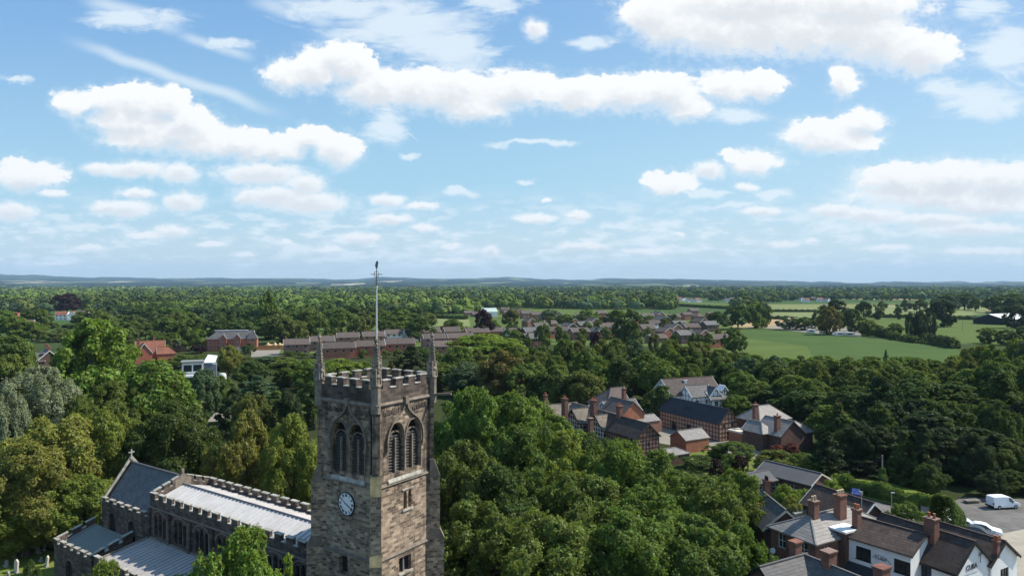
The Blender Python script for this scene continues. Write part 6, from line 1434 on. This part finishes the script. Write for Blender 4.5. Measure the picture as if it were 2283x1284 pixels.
CARG = [(.88, .93), (.33, 1.31), (-.2, 1.39), (-.88, 1.37), (-1.45, 1.02), (-.3, .92)]
def car(pos, yaw, paint, label, scale=1.0): return vehicle('parked_car', label, 'car', pos, yaw, paint, CARP, CARG, 4.2, 1.75, (-1.3, 1.32), 1.45, 'parked cars', scale=scale)
VP_ = [(-2.1, .30), (-1, .27), (1, .27), (2.15, .30), (2.18, .65), (2.0, .85), (1.35, 1.05), (.75, 1.68), (.5, 1.78), (-.3, 1.84), (-1.95, 1.84), (-2.1, 1.75)]
VG_ = [(1.22, 1.05), (.72, 1.62), (.5, 1.68), (.38, 1.68), (.38, 1.08)]
pv = at_z(2235, 1131)
vehicle('parked_van', 'white panel van parked in front of the dark conifers', 'van', pv, R(8), m_paint('van_white', (.82, .83, .84)), VP_, VG_, 4.3, 1.8, (-1.3, 1.35), 1.84)
car(at_z(1908, 1106), R(66), m_paint('car_blue', (.03, .05, .19)), 'blue car behind the garage block beside the clipped hedge', .85)
car(at_z(2062, 1147), R(66), m_paint('car_black', (.015, .017, .025)), 'dark blue-black car between the loose bush and the clipped ivy bush', .85)
car(at_z(2192, 1189), R(-32), m_paint('car_white', (.8, .8, .8)), 'white car with glossy dark windows in the car park behind the pub', .98)
car(at_z(2152, 1180), R(-30), m_paint('car_silver', (.7, .72, .72)), 'pale silver car at the left of the white one')
car(at_z(2180, 1197), R(-32), m_paint('car_graphite', (.03, .035, .04)), 'dark car in front of the white one, nearest the pub roof')
# a skip-like heap of timber pallets beside the van
P_ = at_z(2166, 1120); o = tag(empty('pallet_stack', P_, R(10)), 'low stack of pale pallets in the shade left of the white van', 'pallets')
for k in range(3):
    q = MB(); 
    for j in range(5): q.box(-1.1 + j*.48, -.75 + j*.48, -.5, .5, .12 + k*.16, .15 + k*.16)
    q.build('pallet', M_WOODP, o)
# ------------------------------------------------------------------ ivy-clad telegraph pole with wires
P_ = at_z(1967, 1102); o = tag(empty('telegraph_pole', P_), 'wooden telegraph pole with its lower half wrapped in ivy', 'telegraph pole')
zt = H + ray(0, 1014)[2]*P_.y
q = MB(); q.tube([(0, 0, 0), (0, 0, zt*.5), (0, 0, zt)], [.15, .13, .10], 10); q.build('pole', M_WOODP, o)
rs = np.random.RandomState(4); n = 5200; h_ = rs.rand(n)**1.25*zt*.66; a_ = rs.rand(n)*6.283; r2 = np.interp(h_, [0, zt*.12, zt*.25, zt*.5, zt*.66], [1.7, 1.5, .8, .55, .22])*(.55 + .6*rs.rand(n)**.6)*(1 + .3*np.sin(a_*2 + h_*2.1) + .15*np.sin(h_*5))
pos = np.c_[r2*np.cos(a_), r2*np.sin(a_), h_]; nn = np.c_[np.cos(a_), np.sin(a_), np.full(n, .4)] + rs.randn(n, 3)*.4; nn /= np.linalg.norm(nn, axis=1)[:, None]
t = np.cross(nn, rs.randn(n, 3)); t /= np.linalg.norm(t, axis=1)[:, None]; b = np.cross(nn, t)
iv = bpy.data.objects.new('ivy', np_mesh('ivy', np.stack([pos + t*.14, pos + b*.1, pos - t*.14, pos - b*.1], 1).reshape(-1, 3), 4, M_LEAF)); link(iv); iv.parent = o; iv.color = (.10, .16, .035, 1)
for k, (dx, dy) in enumerate(((-6.5, -3.0), (-5.0, -1.0), (-4.0, 1.2), (-7.5, 0.5))):
    q = MB(); q.bar((0, 0, zt - .2), (dx, dy, .3 if k < 1 else 1.5 + k*.4), .025); q.build('wire', M_BLACK, o)
P_ = at_y(1921, 1100, 84); o = tag(empty('slim_mast', (P_.x, P_.y, 0)), 'slim grey mast rising behind the small double chimney', 'mast')
q = MB(); q.tube([(0, 0, 0), (0, 0, P_.z)], [.06, .04], 8); q.build('pole', M_METAL, o); q = MB(); q.box(-.12, .12, -.1, .1, P_.z - .15, P_.z + .25); q.build('lamp_head', M_METAL, o)
P_ = at_y(1988, 1098, 92); o = tag(empty('lamp_post', (P_.x, P_.y, 0)), 'thin lamp post standing at the hedge above the car park', 'lamp post')
q = MB(); q.tube([(0, 0, 0), (0, 0, P_.z)], [.07, .045], 8); q.build('pole', M_METAL, o); q = MB(); q.box(-.1, .4, -.1, .1, P_.z - .05, P_.z + .06); q.build('lamp_head', M_METAL, o)
# a thin post in the far field
P_ = at_z(2146, 738); o = tag(empty('field_post', P_), 'single thin post standing in the field before the barn', 'post'); q = MB(); q.tube([(0, 0, 0), (0, 0, 6.5)], [.16, .12], 6); q.build('pole', M_WOODP, o); q = MB(); q.box(-.6, .6, -.08, .08, 6.0, 6.15); q.build('crossarm', M_WOODP, o)
# ------------------------------------------------------------------ churchyard: gravestones, road wall
M_GRAVE = m_plain('grave_stone', (.27, .26, .24), .95, .4, 3, bump=.3)
def gravestone(px, py, w, h, yaw, kind, label, tilt=0.0, mat=None):
    P_ = at_z(px, py); o = tag(empty('gravestone', P_, yaw), label, 'gravestone', 'gravestones in the churchyard'); q = MB()
    if kind == 'round': pts = [(-w/2, -.1), (w/2, -.1), (w/2, h*.72)] + [(w/2*math.cos(k*math.pi/8), h*.72 + h*.28*math.sin(k*math.pi/8)) for k in range(1, 8)] + [(-w/2, h*.72)]
    elif kind == 'cross': pts = [(-.1, 0), (.1, 0), (.1, h*.62), (w/2, h*.62), (w/2, h*.8), (.1, h*.8), (.1, h), (-.1, h), (-.1, h*.8), (-w/2, h*.8), (-w/2, h*.62), (-.1, h*.62)]
    else: pts = [(-w/2, -.1), (w/2, -.1), (w/2, h*.85), (0, h), (-w/2, h*.85)]
    q.extr(pts, Vector((0, -.08, 0)), X3, Z3, -Y3, .16); q.build('headstone', mat or M_GRAVE, o)
    q = MB(); q.box(-w/2 - .12, w/2 + .12, -.2, .2, -.05, .14); q.build('plinth', M_GRAVE, o); o.rotation_euler = (R(tilt), 0, yaw)
    return o
GR = [(50,1238,.8,1.3,'round','pale rounded gravestone at the edge of the tree shadow'),(33,1243,.7,1.1,'flat','dark gravestone at the shadow edge, left of the pale one'),(85,1232,.9,1.1,'round','broad gravestone by the vestry corner'),(36,1275,.9,1.9,'flat','tall buff pointed gravestone in the sunlit grass'),
 (62,1284,.8,1.6,'flat','tall grey gravestone beside the yew bush'),(14,1262,.7,1.0,'round','small rounded gravestone at the left edge'),(22,1228,.7,1.1,'round','shaded gravestone near the road, left'),(40,1226,.7,1.0,'cross','shaded stone cross near the road'),(60,1222,.7,1.0,'round','shaded gravestone near the road, centre'),(74,1220,.6,.9,'flat','shaded gravestone near the road, right'),(98,1226,.7,1.0,'flat','gravestone half in shade by the branch'),(5,1236,.7,1.0,'flat','dark gravestone at the very left edge'),(20,1290,.8,1.2,'round','gravestone at the bottom left corner'),(92,1250,.5,.7,'round','small low gravestone in the open grass'),(104,1262,.7,1.6,'flat','bright white gravestone against the vestry wall')]
rg = random.Random(2)
for (px, py, w, h, k, lab) in GR: gravestone(px, py, w*.85, h*.78, R(-34 + rg.uniform(-10, 10)), k, lab, rg.uniform(-6, 6), M_CREAM if 'buff' in lab else M_CREAM if 'white' in lab else None)
a_, b_ = at_z(-40, 1218), at_z(118, 1198); q = MB(); q.bar(a_ + Z3*.4, b_ + Z3*.4, .4, .9); q.bar(a_ + Z3*.9, b_ + Z3*.9, .5, .12)
tag(q.build('boundary_wall', M_STONE_D), 'low dark stone wall between the churchyard and the road', 'wall')
# vehicles and spoil in the gravel yard
rg = random.Random(6)
for k, (px, py, w, h, lab) in enumerate(((1808, 742, 5, 2.2, 'white cabin in the gravel yard, left one'), (1840, 745, 7, 2.0, 'white cabin in the gravel yard, middle one'), (1872, 748, 6, 2.0, 'long pale cabin in the gravel yard'), (1893, 749, 6, 2.2, 'pale cabin at the right end of the gravel yard'), (1757, 729, 4, 2.4, 'pale cabin at the back of the gravel yard'))):
    P_ = at_z(px, py); o = tag(empty('site_cabin', P_, R(-6)), lab, 'cabin', 'pale cabins in the gravel yard')
    q = MB(); q.box(-w/2, w/2, -1.3, 1.3, .15, h); q.build('wall', M_CREAM if k % 2 else M_WHITE, o); q = MB(); q.box(-w/2 - .1, w/2 + .1, -1.4, 1.4, h, h + .15); q.build('roof', M_WHITE, o); q = MB(); q.box(-w/4, w/4, -1.34, -1.3, h*.45, h*.8); q.build('window', M_GLASS, o)
# ------------------------------------------------------------------ air
HAZE_D = 4.2e-5
q = MB(); q.box(-26000, 26000, -600, 24000, -6, 620)
hz_ = q.build('haze', bpy.data.materials.new('haze')); m = hz_.data.materials[0]; m.use_nodes = True; m.node_tree.nodes.clear()
vol = m.node_tree.nodes.new('ShaderNodeVolumePrincipled'); vol.inputs['Color'].default_value = (.50, .74, 1.0, 1); vol.inputs['Density'].default_value = HAZE_D; vol.inputs['Anisotropy'].default_value = 0.0
mo = m.node_tree.nodes.new('ShaderNodeOutputMaterial'); m.node_tree.links.new(vol.outputs[0], mo.inputs['Volume']); tag(hz_, 'thin pale haze lying over the whole landscape', 'haze', None, 'stuff')
# ------------------------------------------------------------------ split meshes that hold separate pieces of the same kind
SPLIT = {'coping', 'buttress_weathering', 'string_course', 'pilaster', 'chancel_window', 'aisle_window', 'carved_frieze', 'drainpipe_or_shade_line', 'gable_coping', 'lancet_window', 'window_ledge', 'awning', 'bay_window', 'flashing', 'roof_edge', 'hood_mould', 'clock_numeral'}
def split_pieces(o, gap=.25):
    me = o.data; n = len(me.vertices); par = list(range(n))
    def fd(a):
        while par[a] != a: par[a] = par[par[a]]; a = par[a]
        return a
    for p in me.polygons:
        r_ = fd(p.vertices[0])
        for v in p.vertices[1:]: par[fd(v)] = r_
    isl = {}
    for p in me.polygons: isl.setdefault(fd(p.vertices[0]), []).append(p)
    L_ = []
    for ps in isl.values():
        vs = {v for p in ps for v in p.vertices}; c_ = [me.vertices[v].co for v in vs]
        L_.append([[min(c[i] for c in c_) - gap for i in range(3)], [max(c[i] for c in c_) + gap for i in range(3)], list(ps)])
    merged = True
    while merged:
        merged = False
        for i in range(len(L_)):
            for j in range(i + 1, len(L_)):
                a, b = L_[i], L_[j]
                if all(a[0][k] < b[1][k] - gap and b[0][k] < a[1][k] - gap for k in range(3)):
                    a[0] = [min(p, q) for p, q in zip(a[0], b[0])]; a[1] = [max(p, q) for p, q in zip(a[1], b[1])]; a[2] += b[2]; L_.pop(j); merged = True; break
            if merged: break
    if len(L_) < 2: return
    for lo, hi, ps in L_:
        m = MB(); mp = {}
        for p in ps:
            for v in p.vertices:
                if v not in mp: mp[v] = len(m.v); m.v.append(tuple(me.vertices[v].co))
            m.f.append(tuple(mp[v] for v in p.vertices))
        m.m = [0]*len(m.f); q = m.build(o.name.split('.')[0], list(me.materials)[0], o.parent); q.matrix_local = o.matrix_local.copy()
    bpy.data.objects.remove(o)
for o in [o for o in scene.objects if o.type == 'MESH' and o.parent is not None and o.name.split('.')[0] in SPLIT]: split_pieces(o, .12 if o.name.startswith('clock') else .25)
